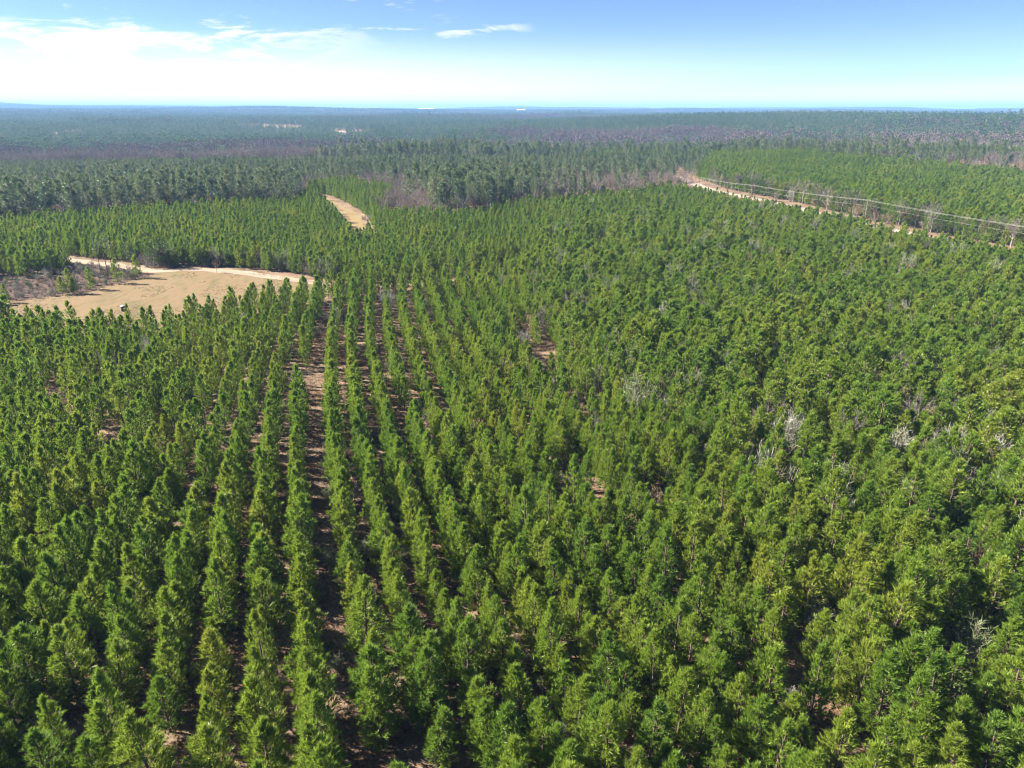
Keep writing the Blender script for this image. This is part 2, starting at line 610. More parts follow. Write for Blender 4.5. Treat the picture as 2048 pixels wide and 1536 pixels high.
def tall_pine(seed, h=18.0, rad=3.0, base=0.45, clumps=70, nb=16, size=0.9, lw=0.13):
    r = np.random.default_rng(seed)
    cr, tk = MB(), MB()
    lean = r.normal(size=2) * 0.35
    ax = lambda z: np.array([lean[0] * (z / h) ** 2, lean[1] * (z / h) ** 2, z])
    zs = np.linspace(0, h * 0.96, 8)
    tk.tube([ax(z) for z in zs], [0.19 * (1 - 0.85 * z / h) for z in zs], 6)
    B, D = [], []
    for c in range(clumps):
        t = r.uniform(0, 1) ** 0.85
        z = h * (base + (1 - base) * t * 0.97)
        prof = (1 - t) ** 0.55 * min(1, 0.55 + 2.2 * t)
        a = r.uniform(0, 6.28)
        ln = rad * prof * math.sqrt(r.uniform(0.15, 1.0))
        p0 = ax(max(h * base * 0.9, z - 0.35 * ln))
        p1 = ax(z) + np.array([math.cos(a) * ln, math.sin(a) * ln, r.normal() * 0.2])
        tk.tube([p0, (p0 + p1) / 2 + (0, 0, -0.1), p1], [0.05, 0.035, 0.015], 3)
        td = unit(p1 - p0 + np.array([0, 0, 0.6]))
        B.append(p1 + r.normal(size=(nb, 3)) * 0.25 * size)
        D.append(td * 0.7 + r.normal(size=(nb, 3)) * 0.75)
    B, D = np.concatenate(B), np.concatenate(D)
    cr.blades(B, D, r.uniform(0.6, 1.1, size=len(B)) * size, lw, 0, r)
    return cr, tk


def bare_tree(seed, h=11.0, rad=3.2, limbs=9, twigs=26, tw=0.05):
    """leafless hardwood: forking limbs and a haze of fine twigs"""
    r = np.random.default_rng(seed)
    cr, tk = MB(), MB()
    zs = np.linspace(0, h * 0.55, 5)
    tk.tube([(0.1 * math.sin(z), 0.1 * math.cos(z * 1.3) - 0.1, z) for z in zs], np.linspace(0.17, 0.10, 5) * h / 11, 6)
    B, D, LN = [], [], []
    for k in range(limbs):
        a = r.uniform(0, 6.28)
        z0 = h * r.uniform(0.22, 0.55)
        p = np.array([0, 0, z0])
        e = R(r.uniform(30, 75))
        ln = (h - z0) * r.uniform(0.75, 1.02) * (0.75 if e < 0.8 else 1)
        d = np.array([math.cos(a) * math.cos(e), math.sin(a) * math.cos(e), math.sin(e)])
        pts = [p]
        for s in range(5):
            d = unit(d + r.normal(size=3) * 0.13 + np.array([0, 0, 0.06]))
            q = pts[-1] + d * ln / 5
            rr = np.hypot(q[0], q[1])
            if rr > rad:
                q[:2] *= rad / rr
            pts.append(q)
        tk.tube(pts, np.linspace(0.08, 0.015, 6) * h / 11, 4)
        pts = np.array(pts)
        for s in range(twigs):
            f = r.uniform(0.25, 1.0) * 5
            i = min(int(f), 4)
            c = pts[i] + (pts[i + 1] - pts[i]) * (f - i)
            td = unit(unit(pts[i + 1] - pts[i]) + r.normal(size=3) * 0.6 + (0, 0, 0.25))
            l1 = r.uniform(0.6, 1.5) * h / 11
            B.append(c); D.append(td); LN.append(l1)
            for z in range(4):
                B.append(c + td * l1 * r.uniform(0.3, 0.9)); D.append(unit(td + r.normal(size=3) * 0.55)); LN.append(l1 * r.uniform(0.4, 0.8))
    cr.blades(np.array(B), np.array(D), np.array(LN), tw, 0, r)
    return cr, tk


def twig_shrub(seed, h=2.2, rad=1.3, stems=26, leaves=10, tw=0.03, leafw=0.032):
    r = np.random.default_rng(seed)
    cr, tk = MB(), MB()
    B, D, LN = [], [], []
    for s in range(stems):
        a, rr = r.uniform(0, 6.28), rad * math.sqrt(r.uniform(0, 1)) * 0.95
        tip = np.array([math.cos(a) * rr, math.sin(a) * rr, h * (1 - 0.45 * (rr / rad) ** 2) * r.uniform(0.7, 1.08)])
        b = tip * np.array([0.18, 0.18, 0.0])
        mid = (b + tip) / 2 + np.array([tip[0] * 0.12, tip[1] * 0.12, 0.05 * h])
        tk.tube([b, mid, tip], [0.022, 0.014, 0.006], 3)
        for q in range(int(leaves * 1.8)):
            f = r.uniform(0.35, 1.0)
            c = b * (1 - f) ** 2 + 2 * mid * f * (1 - f) + tip * f * f
            B.append(c); D.append(unit(tip - b) * 0.5 + r.normal(size=3) * 0.6 + (0, 0, 0.3)); LN.append(r.uniform(0.18, 0.5) * h / 2.2)
    cr.blades(np.array(B), np.array(D), np.array(LN), leafw, 0, r, quad=True)
    return cr, tk


def leafy_tree(seed, h=6.0, rad=2.4, clumps=60, nb=22, leaf=0.28):
    r = np.random.default_rng(seed)
    cr, tk = MB(), MB()
    tk.tube([(0, 0, 0), (0.1, 0, h * 0.3), (0.05, 0.1, h * 0.62)], [0.15, 0.12, 0.06], 6)
    B, D = [], []
    for c in range(clumps):
        v = unit(r.normal(size=3))
        k = r.uniform(0.55, 1.0)
        p = np.array([v[0] * rad * k, v[1] * rad * k, h * 0.56 + v[2] * h * 0.42 * k])
        tk.tube([(0.05, 0.05, h * 0.4), p * 0.6 + np.array([0, 0, h * 0.2]), p], [0.05, 0.03, 0.01], 3)
        B.append(p + r.normal(size=(nb, 3)) * 0.36)
        D.append(v * 0.6 + r.normal(size=(nb, 3)))
    B, D = np.concatenate(B), np.concatenate(D)
    cr.blades(B, D, leaf * r.uniform(0.7, 1.3, size=len(B)), leaf * 0.55, 0, r, quad=True)
    return cr, tk


def far_tree(seed, h, rad, n, size, base=0.25, up=0.3, kind='cone'):
    """a tree as it reads from a kilometre off: a crown of big loose leaf clumps"""
    r = np.random.default_rng(seed)
    cr = MB()
    t = r.uniform(0, 1, n) ** (1.15 if kind == 'cone' else 0.8)
    z = h * (base + (1 - base) * t)
    if kind == 'cone':
        prof = (1 - t) ** 0.65
    else:
        prof = np.sqrt(np.clip(1 - (2 * t - 0.9) ** 2 / 1.25, 0.02, 1))
    a = r.uniform(0, 6.28, n)
    rr = rad * prof * np.sqrt(r.uniform(0.1, 1, n))
    B = np.stack([np.cos(a) * rr, np.sin(a) * rr, z - size * 0.4], 1)
    D = np.stack([np.cos(a), np.sin(a), np.full(n, up * 3)], 1) + r.normal(size=(n, 3)) * 0.7
    cr.blades(B, D, size * r.uniform(0.7, 1.4, n), size * 0.6, 0, r, quad=True)
    return cr


def tuft(seed, n=26, h=0.7, rad=0.35, w=0.025):
    r = np.random.default_rng(seed)
    g = MB()
    a, q = r.uniform(0, 6.28, n), rad * np.sqrt(r.uniform(0, 1, n)) * 0.5
    B = np.stack([np.cos(a) * q, np.sin(a) * q, np.zeros(n)], 1)
    D = np.stack([np.cos(a) * 0.6, np.sin(a) * 0.6, np.ones(n)], 1) + r.normal(size=(n, 3)) * 0.3
    g.blades(B, D, h * r.uniform(0.5, 1.15, n), w, 0, r)
    return g


def litter(seed, n=60, rad=0.8, w=0.03, L=0.35):
    """fallen needles, sticks and dead leaves lying low"""
    r = np.random.default_rng(seed)
    g = MB()
    a, q = r.uniform(0, 6.28, n), rad * np.sqrt(r.uniform(0, 1, n))
    B = np.stack([np.cos(a) * q, np.sin(a) * q, r.uniform(0.01, 0.10, n)], 1)
    D = np.stack([r.normal(size=n), r.normal(size=n), r.uniform(0, 0.7, n)], 1)
    g.blades(B, D, L * r.uniform(0.5, 1.3, n), w, 0, r)
    return g


YP = []                                    # young pine variants: (crown mesh, trunk mesh, merged mesh, height)
for k in range(14):
    hh = [6.9, 7.4, 6.4, 7.1, 6.0, 7.6, 6.7, 5.6, 7.0, 6.6, 7.8, 5.2, 7.2, 6.2][k]
    rr_ = [1.62, 1.72, 1.66, 1.52, 1.5, 1.78, 1.82, 1.4, 1.66, 1.85, 1.6, 1.35, 1.45, 1.75][k]
    c_, t_ = young_pine(100 + k, hh, rr_)
    YP.append((c_.mesh('pine_crown', M_NEEDLE), t_.mesh('pine_trunk', M_BARK), merged('young_pine', [c_, t_], [M_NEEDLE, M_BARK]), hh))
YPM = []                                   # a lighter build of the same tree for the middle distance
for k in range(5):
    c_, t_ = young_pine(140 + k, [6.6, 7.2, 6.0, 7.0, 5.6][k], [1.65, 1.75, 1.6, 1.85, 1.5][k], 0.78, 13, 0.085)
    YPM.append(merged('young_pine', [c_, t_], [M_NEEDLE, M_BARK]))
TP = []
for k in range(6):
    c_, t_ = tall_pine(200 + k, [17, 19, 15, 18, 20, 16][k], [3.0, 3.3, 2.7, 3.4, 3.0, 2.6][k], [0.30, 0.40, 0.22, 0.30, 0.42, 0.34][k], 95, 16, 1.0, 0.15)
    TP.append((c_.mesh('pine_crown', M_TALL), t_.mesh('pine_trunk', M_GREYBARK), merged('tall_pine', [c_, t_], [M_TALL, M_GREYBARK])))
BT = []
for k in range(5):
    c_, t_ = bare_tree(300 + k, [10, 12, 9, 11, 8][k], [3.0, 3.6, 2.8, 3.2, 3.0][k])
    mt = [M_TWIG, M_TWIG, M_TANTWIG, M_TWIG, M_TANTWIG][k]
    BT.append((c_.mesh('bare_crown', mt), t_.mesh('bare_trunk', M_GREYBARK), merged('bare_tree', [c_, t_], [mt, M_GREYBARK])))
SH = {}
for nm, mt, kw in (('grey', M_TWIG, dict(h=2.4, rad=1.3, leaves=12)), ('pale', M_PALE, dict(h=2.6, rad=1.2, leaves=16)),
                   ('tan', M_TANTWIG, dict(h=2.4, rad=1.4, leaves=16)), ('green', M_PALEGREEN, dict(h=3.4, rad=1.5, leaves=22, stems=30)),
                   ('dark', M_LEAF, dict(h=2.4, rad=1.3, leaves=22)), ('rust', M_STRAW, dict(h=1.2, rad=0.9, leaves=12))):
    SH[nm] = []
    for k in range(2):
        c_, t_ = twig_shrub(400 + k + len(SH) * 7, **kw)
        SH[nm].append((c_.mesh('shrub_foliage', mt), t_.mesh('shrub_stems', M_GREYBARK), merged('shrub', [c_, t_], [mt, M_GREYBARK])))
LT = []
for k in range(3):
    c_, t_ = leafy_tree(500 + k, [6, 7.5, 9][k], [2.3, 2.8, 3.2][k])
    LT.append((c_.mesh('leaf_crown', M_LEAF), t_.mesh('leafy_trunk', M_BARK), merged('leafy_tree', [c_, t_], [M_LEAF, M_BARK])))
# ------------------------------------------------------------------ layout, read off the photograph and laid on the ground
def gpoly(pts):
    return [at(*p) for p in pts]


ROADPX = [(-260, 500), (60, 512), (150, 522), (235, 531), (310, 545), (372, 539), (440, 541), (520, 550), (590, 560), (660, 569), (760, 574), (850, 566), (905, 562), (985, 549), (1040, 535)]
ROAD = gpoly(ROADPX)
FIELD = gpoly([(-420, 660), (-100, 622), (60, 600), (160, 587), (235, 570), (312, 546), (372, 540), (440, 542), (520, 551), (590, 561), (660, 570),
               (672, 590), (640, 600), (560, 612), (500, 624), (430, 640), (330, 664), (250, 676), (120, 672), (-60, 672), (-420, 700)])
CUT = gpoly([(-420, 655), (-100, 618), (60, 598), (160, 585), (235, 568), (312, 546), (235, 533), (150, 524), (120, 545), (60, 556), (-60, 560), (-420, 590)])
LANE = gpoly([(634, 388), (652, 394), (690, 412), (716, 430), (732, 447), (742, 484), (722, 486), (700, 456), (672, 426), (650, 405)])
HWAY = gpoly([(1340, 349), (1374, 362), (1418, 379), (1470, 390), (1520, 400), (1580, 413), (1650, 431), (1740, 451), (1850, 474), (2000, 503), (2160, 532)])
TALLW = gpoly([(-500, 470), (-100, 462), (0, 458), (150, 446), (300, 432), (450, 424), (560, 420), (604, 410), (612, 392), (626, 378), (700, 372), (716, 360), (716, 330), (-500, 330)])
MIXW = gpoly([(712, 378), (780, 386), (800, 396), (772, 415), (765, 440), (860, 446), (962, 445), (1010, 424), (1150, 410), (1290, 397), (1372, 376), (1400, 350), (1420, 330), (712, 330)])
ROWTOP = gpoly([(-500, 690), (-60, 668), (120, 668), (250, 672), (340, 660), (430, 637), (500, 622), (560, 610), (650, 597), (760, 588), (850, 580), (905, 576), (985, 562), (1040, 548), (1090, 540)])
RSTRIP = gpoly([(1340, 352), (1374, 362), (1418, 379), (1520, 400), (1650, 431), (1850, 474), (2160, 532), (2160, 556), (1850, 499), (1750, 478), (1600, 441), (1520, 428), (1380, 396), (1340, 392)])
HILLW = gpoly([(1640, 338), (1800, 348), (2048, 368), (2400, 390), (2700, 330), (1640, 330)])

ROW_Y = np.array([0, 20, 40, 60, 83, 105, 132, 160, 260, 520], float)
ROW_X = np.array([1.5, -7.6, -14.7, -21.2, -28.0, -33.6, -39.9, -45.0, -61.0, -100.0])


def row_x(y, i):
    return np.interp(y, ROW_Y, ROW_X) + 3.68 * i + (1.25 if i >= 1 else 0.0)


# places without pines, seen as bare ground, brush or shadow between the crowns (pixel centre of the ground, half sizes)
GAPS = [(700, 1470, 62, 78), (1505, 1395, 48, 50), (240, 910, 30, 26), (385, 845, 26, 16), (620, 775, 16, 40), (110, 812, 34, 34),
        (1165, 838, 36, 30), (1345, 872, 26, 26), (1145, 980, 22, 34), (1420, 932, 36, 20), (1315, 1010, 26, 28), (1130, 1195, 34, 34),
        (1905, 1330, 56, 60), (1655, 1290, 44, 40), (1935, 1020, 36, 36), (820, 850, 16, 40), (1080, 735, 40, 36), (780, 790, 14, 16),
        (1535, 790, 34, 22), (1990, 735, 22, 22), (150, 1480, 95, 40), (335, 1530, 50, 40), (560, 1400, 30, 80), (1050, 690, 20, 18), (1200, 492, 16, 12)]


def in_gap(x, y):
    px, py = proj(x, y, np.zeros_like(x))
    r = np.zeros(np.shape(x), bool)
    for gx, gy, ga, gb in GAPS:
        r |= ((px - gx) / ga) ** 2 + ((py - gy) / gb) ** 2 < 1
    return r


def wedge(x, y, margin=30):
    return (y > 16) & (np.abs(x) < 0.80 * y + margin)


# --- front plantation, in rows 3.7 m apart
fx, fy, fi = [], [], []
for i in range(-75, 130):
    y = 18.0
    while y < 470:
        y += (2.0 - 0.55 * float(smooth(9, 17, i))) * rng.uniform(0.72, 1.30)
        x = row_x(y, i)
        fx.append(x)
        fy.append(y)
        fi.append(i)
fx, fy, fi = np.array(fx), np.array(fy), np.array(fi)
ragged = smooth(11, 20, fi) * 0.8 + smooth(-6, -14, fi) * 0.5 + smooth(150, 190, fy) * 0.4
fx = fx + rng.normal(size=len(fx)) * (0.11 + ragged * 1.0)
keep = wedge(fx, fy) & (rng.uniform(size=len(fx)) > 0.07 + 0.04 * ragged)
front_edge = ROWTOP + [(500, ROWTOP[-1][1]), (500, 10), (-500, 10)]
right_part = gpoly([(1060, 545), (1075, 470), (1090, 446), (1150, 424), (1290, 412), (1366, 396), (1384, 400), (1440, 420), (1520, 433), (1600, 442), (1680, 461), (1750, 479), (1850, 500), (2048, 536), (2400, 608), (2400, 900), (1060, 900)])
keep &= inside(front_edge, fx, fy) | inside(right_part, fx, fy)
keep &= ~in_gap(fx, fy)
keep &= ~((fi == 1) & (fy < 40)) | (rng.uniform(size=len(fx)) > 0.5)
fx, fy, fi = fx[keep], fy[keep], fi[keep]
brush = (rng.uniform(size=len(fx)) < (0.014 + 0.075 * smooth(9, 17, fi)) * np.where(vnoise(fx, fy, 16, 71) > 0.5, 1.8, 0.3)) & (np.hypot(fx, fy) > 70)
bx_, by_ = fx[brush], fy[brush]
fx, fy, fi = fx[~brush], fy[~brush], fi[~brush]
n = len(fx)
fvar = rng.integers(0, len(YP), n)
fs = (1 + rng.normal(0.0, 1.0, n) * (0.09 + 0.06 * smooth(9, 17, fi))).clip(0.62, 1.30)
fs *= np.where((vnoise(fx, fy, 14, 3) > 0.72), 0.86, 1.0)
fw = rng.normal(1.0, 0.08, n).clip(0.8, 1.25) * (1 + 0.20 * smooth(9, 17, fi)) * np.where((fi > -12) & (fi < 14), np.interp(fy, [50, 110], [1.05, 0.80]), np.interp(fy, [90, 200], [1.0, 0.88]))
frz = rng.uniform(0, 6.283, n)
px0, py0 = proj(fx, fy, np.zeros(n))
pxt, pyt = proj(fx, fy, 6.6 * fs)
vis = (pxt > -25) & (pxt < 2073) & (pyt < 1515) & (py0 > 0)
dist = np.sqrt(fx ** 2 + fy ** 2 + (CAM_H - 4) ** 2)
order = np.argsort(np.where(vis, dist, 1e9))
near = order[:300]
is_near = np.zeros(n, bool)
is_near[near] = True

# --- plantation behind the dirt road and round the lane, and the one beyond the right hand road
def jitter_grid(x0, x1, y0, y1, s, jit=0.3, rot=0.0):
    gx, gy = np.meshgrid(np.arange(x0, x1, s), np.arange(y0, y1, s))
    gx, gy = gx.ravel(), gy.ravel()
    return gx + rng.normal(size=gx.size) * s * jit, gy + rng.normal(size=gx.size) * s * jit


mx, my = jitter_grid(-520, 620, 150, 640, 2.45, 0.24)
k = wedge(mx, my, 40) & ~inside(front_edge, mx, my) & ~inside(right_part, mx, my)
k &= ~inside(TALLW, mx, my) & ~inside(MIXW, mx, my) & ~inside(FIELD, mx, my) & ~inside(CUT, mx, my) & ~inside(LANE, mx, my)
k &= (line_dist(ROAD, mx, my) > 4.5) & (line_dist(HWAY, mx, my) > 11) & ~inside(RSTRIP, mx, my) & ~inside(HILLW, mx, my)
k &= ~((line_dist(LANE + [LANE[0]], mx, my) < 2.5)) & ~in_gap(mx, my)
k &= (vnoise(mx, my, 9, 5) > 0.10)
behind_rows = (mx < at(1090, 470)[0])
mx, my, behind_rows = mx[k], my[k], behind_rows[k]
hpl = np.where(my > np.interp(mx, [p[0] for p in HWAY], [p[1] for p in HWAY]), 1.28, 0.95)
ms = rng.normal(1.0, 0.12, len(mx)).clip(0.6, 1.4) * np.where(mx > 60, hpl, 0.93)

# --- mature wood on the left, mixed wood in the middle
tx, ty = jitter_grid(-560, 480, 250, 660, 4.3, 0.36)
kt = wedge(tx, ty, 40) & inside(TALLW, tx, ty) & (rng.uniform(size=len(tx)) > 0.1)
qx, qy = jitter_grid(-200, 260, 250, 660, 5.0, 0.32)
kq = inside(MIXW, qx, qy) & (line_dist(HWAY, qx, qy) > 8)
hx, hy = jitter_grid(150, 700, 300, 660, 6.0, 0.32)
kh = wedge(hx, hy, 40) & inside(HILLW, hx, hy)
tx, ty, qx, qy, hx, hy = tx[kt], ty[kt], qx[kq], qy[kq], hx[kh], hy[kh]

# ------------------------------------------------------------------ ground, field, roads
def build_ground():
    mb = MB()
    na = 360
    rad = np.concatenate([[0], np.geomspace(6, 480, 24), np.geomspace(520, 3000, 62), np.geomspace(3100, 24000, 62)])
    an = np.arange(na) * 2 * math.pi / na
    V = [np.array([[0, 0, 0.0]])]
    for q in rad[1:]:
        x, y = q * np.sin(an), q * np.cos(an)
        V.append(np.stack([x, y, height(x, y)], 1))
    F4, F3 = [], []
    for k in range(na):
        F3.append((0, 1 + (k + 1) % na, 1 + k))
    for j in range(len(rad) - 2):
        a0, a1 = 1 + j * na, 1 + (j + 1) * na
        for k in range(na):
            k2 = (k + 1) % na
            F4.append((a0 + k, a0 + k2, a1 + k2, a1 + k))
    V = np.concatenate(V)
    mb.v.append(V)
    mb.n = len(V)
    mb.f += [np.array(F3), np.array(F4)]
    mb.m += [np.zeros(len(F3)), np.zeros(len(F4))]
    return mb.mesh('ground', M_GROUND)


def sheet(name, poly, mat, z, rough=0.5, label=None, step=2.0):
    """a ground sheet with an irregular natural outline"""
    import bmesh
    pts = []
    for (x1, y1), (x2, y2) in zip(poly, poly[1:] + poly[:1]):
        L = math.hypot(x2 - x1, y2 - y1)
        for t in np.arange(0, 1, step / max(L, step)):
            x, y = x1 + (x2 - x1) * t, y1 + (y2 - y1) * t
            pts.append((x + rough * (2 * float(vnoise(x, y, 3.1, 8)) - 1) * 1.5, y + rough * (2 * float(vnoise(x, y, 2.7, 9)) - 1) * 1.5))
    bm = bmesh.new()
    vs = [bm.verts.new((x, y, z)) for x, y in pts]
    es = [bm.edges.new((vs[k], vs[(k + 1) % len(vs)])) for k in range(len(vs))]
    bmesh.ops.triangle_fill(bm, use_beauty=True, edges=es)
    for f in bm.faces:
        if f.normal.z < 0:
            f.normal_flip()
    me = bpy.data.meshes.new(name)
    bm.to_mesh(me)
    bm.free()
    me.materials.append(mat)
    return link(name, me, kind='structure')


def ribbon(name, line, w, mat, z, rough=0.5, step=1.5):
    P = []
    for (x1, y1), (x2, y2) in zip(line[:-1], line[1:]):
        L = math.hypot(x2 - x1, y2 - y1)
        for t in np.arange(0, 1, step / L):
            P.append((x1 + (x2 - x1) * t, y1 + (y2 - y1) * t))
    P = np.array(P)
    ker = np.ones(9) / 9
    for c in (0, 1):
        P[4:-4, c] = np.convolve(P[:, c], ker, 'valid')
    T = np.gradient(P, axis=0)
    T /= np.linalg.norm(T, axis=1, keepdims=True)
    Nn = np.stack([-T[:, 1], T[:, 0]], 1)
    wl = w / 2 + rough * (2 * vnoise(P[:, 0], P[:, 1], 4.0, 21) - 1)
    wr = w / 2 + rough * (2 * vnoise(P[:, 0], P[:, 1], 4.0, 22) - 1)
    A, B = P + Nn * wl[:, None], P - Nn * wr[:, None]
    m = len(P)
    mb = MB()
    V = np.concatenate([np.c_[A, np.full(m, z)], np.c_[B, np.full(m, z)]])
    mb.add(V, [(k, m + k, m + k + 1, k + 1) for k in range(m - 1)])
    return link(name, mb.mesh(name, mat), kind='structure')


link('ground', build_ground(), kind='structure')
sheet('cutover_ground', CUT, M_CUT, 0.02, 1.2)
sheet('field', FIELD, M_FIELD, 0.035, 0.7)
sheet('mown_lane', LANE, M_LANE, 0.03, 1.0)
ribbon('dirt_road', ROAD, 4.2, M_SAND, 0.06, 0.7)
ribbon('road_verge', HWAY, 15.0, M_GROUND, 0.02, 2.5)
ribbon('sand_road', HWAY, 6.5, M_REDSAND, 0.05, 0.8)


# ------------------------------------------------------------------ pines one can tell apart
ORD = ['first', 'second', 'third', 'fourth', 'fifth', 'sixth', 'seventh', 'eighth', 'ninth', 'tenth', 'eleventh', 'twelfth', 'thirteenth',
       'fourteenth', 'fifteenth', 'sixteenth', 'seventeenth', 'eighteenth', 'nineteenth', 'twentieth']


def ordinal(k):
    if k < 20:
        return ORD[k]
    tens = {2: 'twenty', 3: 'thirty', 4: 'forty', 5: 'fifty', 6: 'sixty', 7: 'seventy'}[(k + 1) // 10]
    return tens[:-1] + 'ieth' if (k + 1) % 10 == 0 else tens + '-' + ORD[(k + 1) % 10 - 1]


smed = np.median(fs[near])
for i in sorted(set(fi[near])):
    row = [q for q in near if fi[q] == i]
    row.sort(key=lambda q: fy[q])
    for k, q in enumerate(row):
        look = 'tall' if fs[q] > smed * 1.10 else 'small' if fs[q] < smed * 0.90 else 'young'
        look += ' broad' if fw[q] > 1.30 else ' slim' if fw[q] < 0.94 else ' green'
        no = -i if i <= 0 else i - 1
        lane_side = 'left' if i <= 0 else 'right'
        rowname = ('row just ' if no == 0 else ordinal(no) + ' row ') + lane_side + ' of sandy lane'
        v = YP[fvar[q]]
        t = thing('pine_tree', (float(fx[q]), float(fy[q]), 0.0),
                  f'{look} pine, {ordinal(k)} from bottom in {rowname}', 'pine tree',
                  'young pines planted in rows', float(frz[q]), (float(fs[q] * fw[q]), float(fs[q] * fw[q]), float(fs[q])))
        t.rotation_euler = (float(rng.normal() * 0.035), float(rng.normal() * 0.035), float(frz[q]))
        link('trunk', v[1], t)
        link('crown', v[0], t)

# the rest of the plantation: far more than could be told apart
rest = np.nonzero(~is_near)[0]
d_rest = np.hypot(fx[rest], fy[rest])
use_hi = d_rest < 95
pr = [p[2] for p in YP] + YPM
idx = np.where(use_hi, fvar[rest], len(YP) + fvar[rest] % len(YPM))
tilt = rng.normal(size=(len(rest), 2)) * 0.03
scatter('pine_plantation', pr, np.c_[fx[rest], fy[rest], np.zeros(len(rest))], np.c_[tilt, frz[rest]],
        np.c_[fs[rest] * fw[rest], fs[rest] * fw[rest], fs[rest]], idx, 'rows of young green pines running on behind the nearest ones', 'pine plantation')
nm_ = len(mx)
scatter('young_pine_stand', YPM, np.c_[mx, my, height(mx, my)], np.c_[rng.normal(size=(nm_, 2)) * 0.03, rng.uniform(0, 6.28, nm_)],
        np.c_[ms * 0.92, ms * 0.92, ms], rng.integers(0, len(YPM), nm_), 'dense young pines beyond the dirt road and the field', 'pine stand')

# ------------------------------------------------------------------ mature woods
def wood(name, X, Y, protos, prob, label, cat, smin=0.8, smax=1.15, back=0.56):
    m_ = len(X)
    s_ = rng.uniform(smin, smax, m_) * np.interp(np.hypot(X, Y), [330, 600], [1.0, back])
    ix = prob
    scatter(name, protos, np.c_[X, Y, height(X, Y) - 0.1], np.c_[rng.normal(size=(m_, 2)) * 0.03, rng.uniform(0, 6.28, m_)],
            np.c_[s_ * rng.uniform(0.9, 1.15, m_), s_ * rng.uniform(0.9, 1.15, m_), s_], ix, label, cat)


def take_front(X, Y, count, left, right, cell):
    """indices of the trees standing nearest the viewer along a wood's edge, spread from left to right"""
    pxx, pyy = proj(X, Y, np.zeros(len(X)))
    got = []
    for a in np.linspace(left, right, count + 1)[:-1]:
        w = np.nonzero((pxx >= a) & (pxx < a + (right - left) / count))[0]
        if len(w):
            got.append(w[np.argmin(np.hypot(X[w], Y[w]))])
    return got


def single(name, loc, v, label, cat, group, s=1.0, rz=None, parts=('trunk', 'crown'), sxy=1.0):
    t = thing(name, loc, label, cat, group, float(rng.uniform(0, 6.28)) if rz is None else rz, (s * sxy, s * sxy, s))
    link(parts[0], v[1], t)
    link(parts[1], v[0], t)
    return t


# left wood: tall dark pines with grey bare trees among them
ft = take_front(tx, ty, 44, -10, 600, 14)
for k, q in enumerate(ft):
    single('tall_pine', (tx[q], ty[q], float(height(tx[q], ty[q]))), TP[k % 6],
           f'tall dark pine, {ordinal(k)} from the left along the front of the left wood', 'pine tree', 'tall pines fronting the left wood', float(rng.uniform(0.72, 0.95)))
rm = np.ones(len(tx), bool)
rm[ft] = False
tx, ty = tx[rm], ty[rm]
g = vnoise(tx, ty, 45, 31)
ix = np.where((rng.uniform(size=len(tx)) < 0.10 + 0.35 * (g > 0.66)), 6 + rng.integers(0, 3, len(tx)), np.where(rng.uniform(size=len(tx)) < 0.28, 9 + rng.integers(0, 2, len(tx)), rng.integers(0, 6, len(tx))))
wood('left_wood', tx, ty, [p[2] for p in TP] + [BT[0][2], BT[1][2], BT[3][2], LT[1][2], LT[2][2]], ix, 'dark tall pine wood with bare grey trees behind the young pines on the left', 'wood', 0.72, 1.0)

# middle wood: bare tan and grey trees in front, pines behind
fq = take_front(qx, qy, 26, 715, 1375, 14)
qpx, qpy = proj(qx, qy, np.zeros(len(qx)))
for k, q in enumerate(fq):
    bare = (qpx[q] < 960 and not (870 < qpx[q] < 930)) or qpx[q] > 1180
    if bare:
        v, nm, lb = BT[k % 5], 'bare_tree', ('tan' if k % 5 in (2, 4) else 'grey') + ' leafless tree'
    else:
        v, nm, lb = TP[k % 6], 'tall_pine', 'dark green pine'
    single(nm, (qx[q], qy[q], 0.0), v, f'{lb}, {ordinal(k)} from the left along the front of the middle wood',
           'bare tree' if bare else 'pine tree', 'trees fronting the middle wood', float(rng.uniform(0.9, 1.15)) * (1.12 if bare else 0.8))
rm = np.ones(len(qx), bool)
rm[fq] = False
qx, qy, qpx, qpy = qx[rm], qy[rm], qpx[rm], qpy[rm]
g = vnoise(qx, qy, 30, 33)
pb = np.where((qpx < 860) & (qpy > 372), 0.88, np.where((qpx > 1080) & (qpy > 366), 0.74, 0.30)) + 0.5 * (g - 0.5)
pb = np.where(qpy < 362, 0.10, pb)
u = rng.uniform(size=len(qx))
ix = np.where(u < pb, 6 + rng.integers(0, 5, len(qx)), np.where(u > 0.93, 11, rng.integers(0, 6, len(qx))))
wood('middle_wood', qx, qy, [p[2] for p in TP] + [p[2] for p in BT] + [LT[1][2]], ix, 'mixed wood of bare tan trees and dark pines in the middle distance', 'wood', 0.8, 1.08)
g = vnoise(hx, hy, 60, 35)
ix = np.where(rng.uniform(size=len(hx)) < 0.25 + 0.6 * (g > 0.6), 6 + rng.integers(0, 5, len(hx)), np.where(rng.uniform(size=len(hx)) < 0.4, 11, rng.integers(0, 6, len(hx))))
wood('hillside_wood', hx, hy, [p[2] for p in TP] + [p[2] for p in BT] + [LT[2][2]], ix, 'mixed green and brown wood on the hill at the right', 'wood', 0.7, 1.0, 0.9)

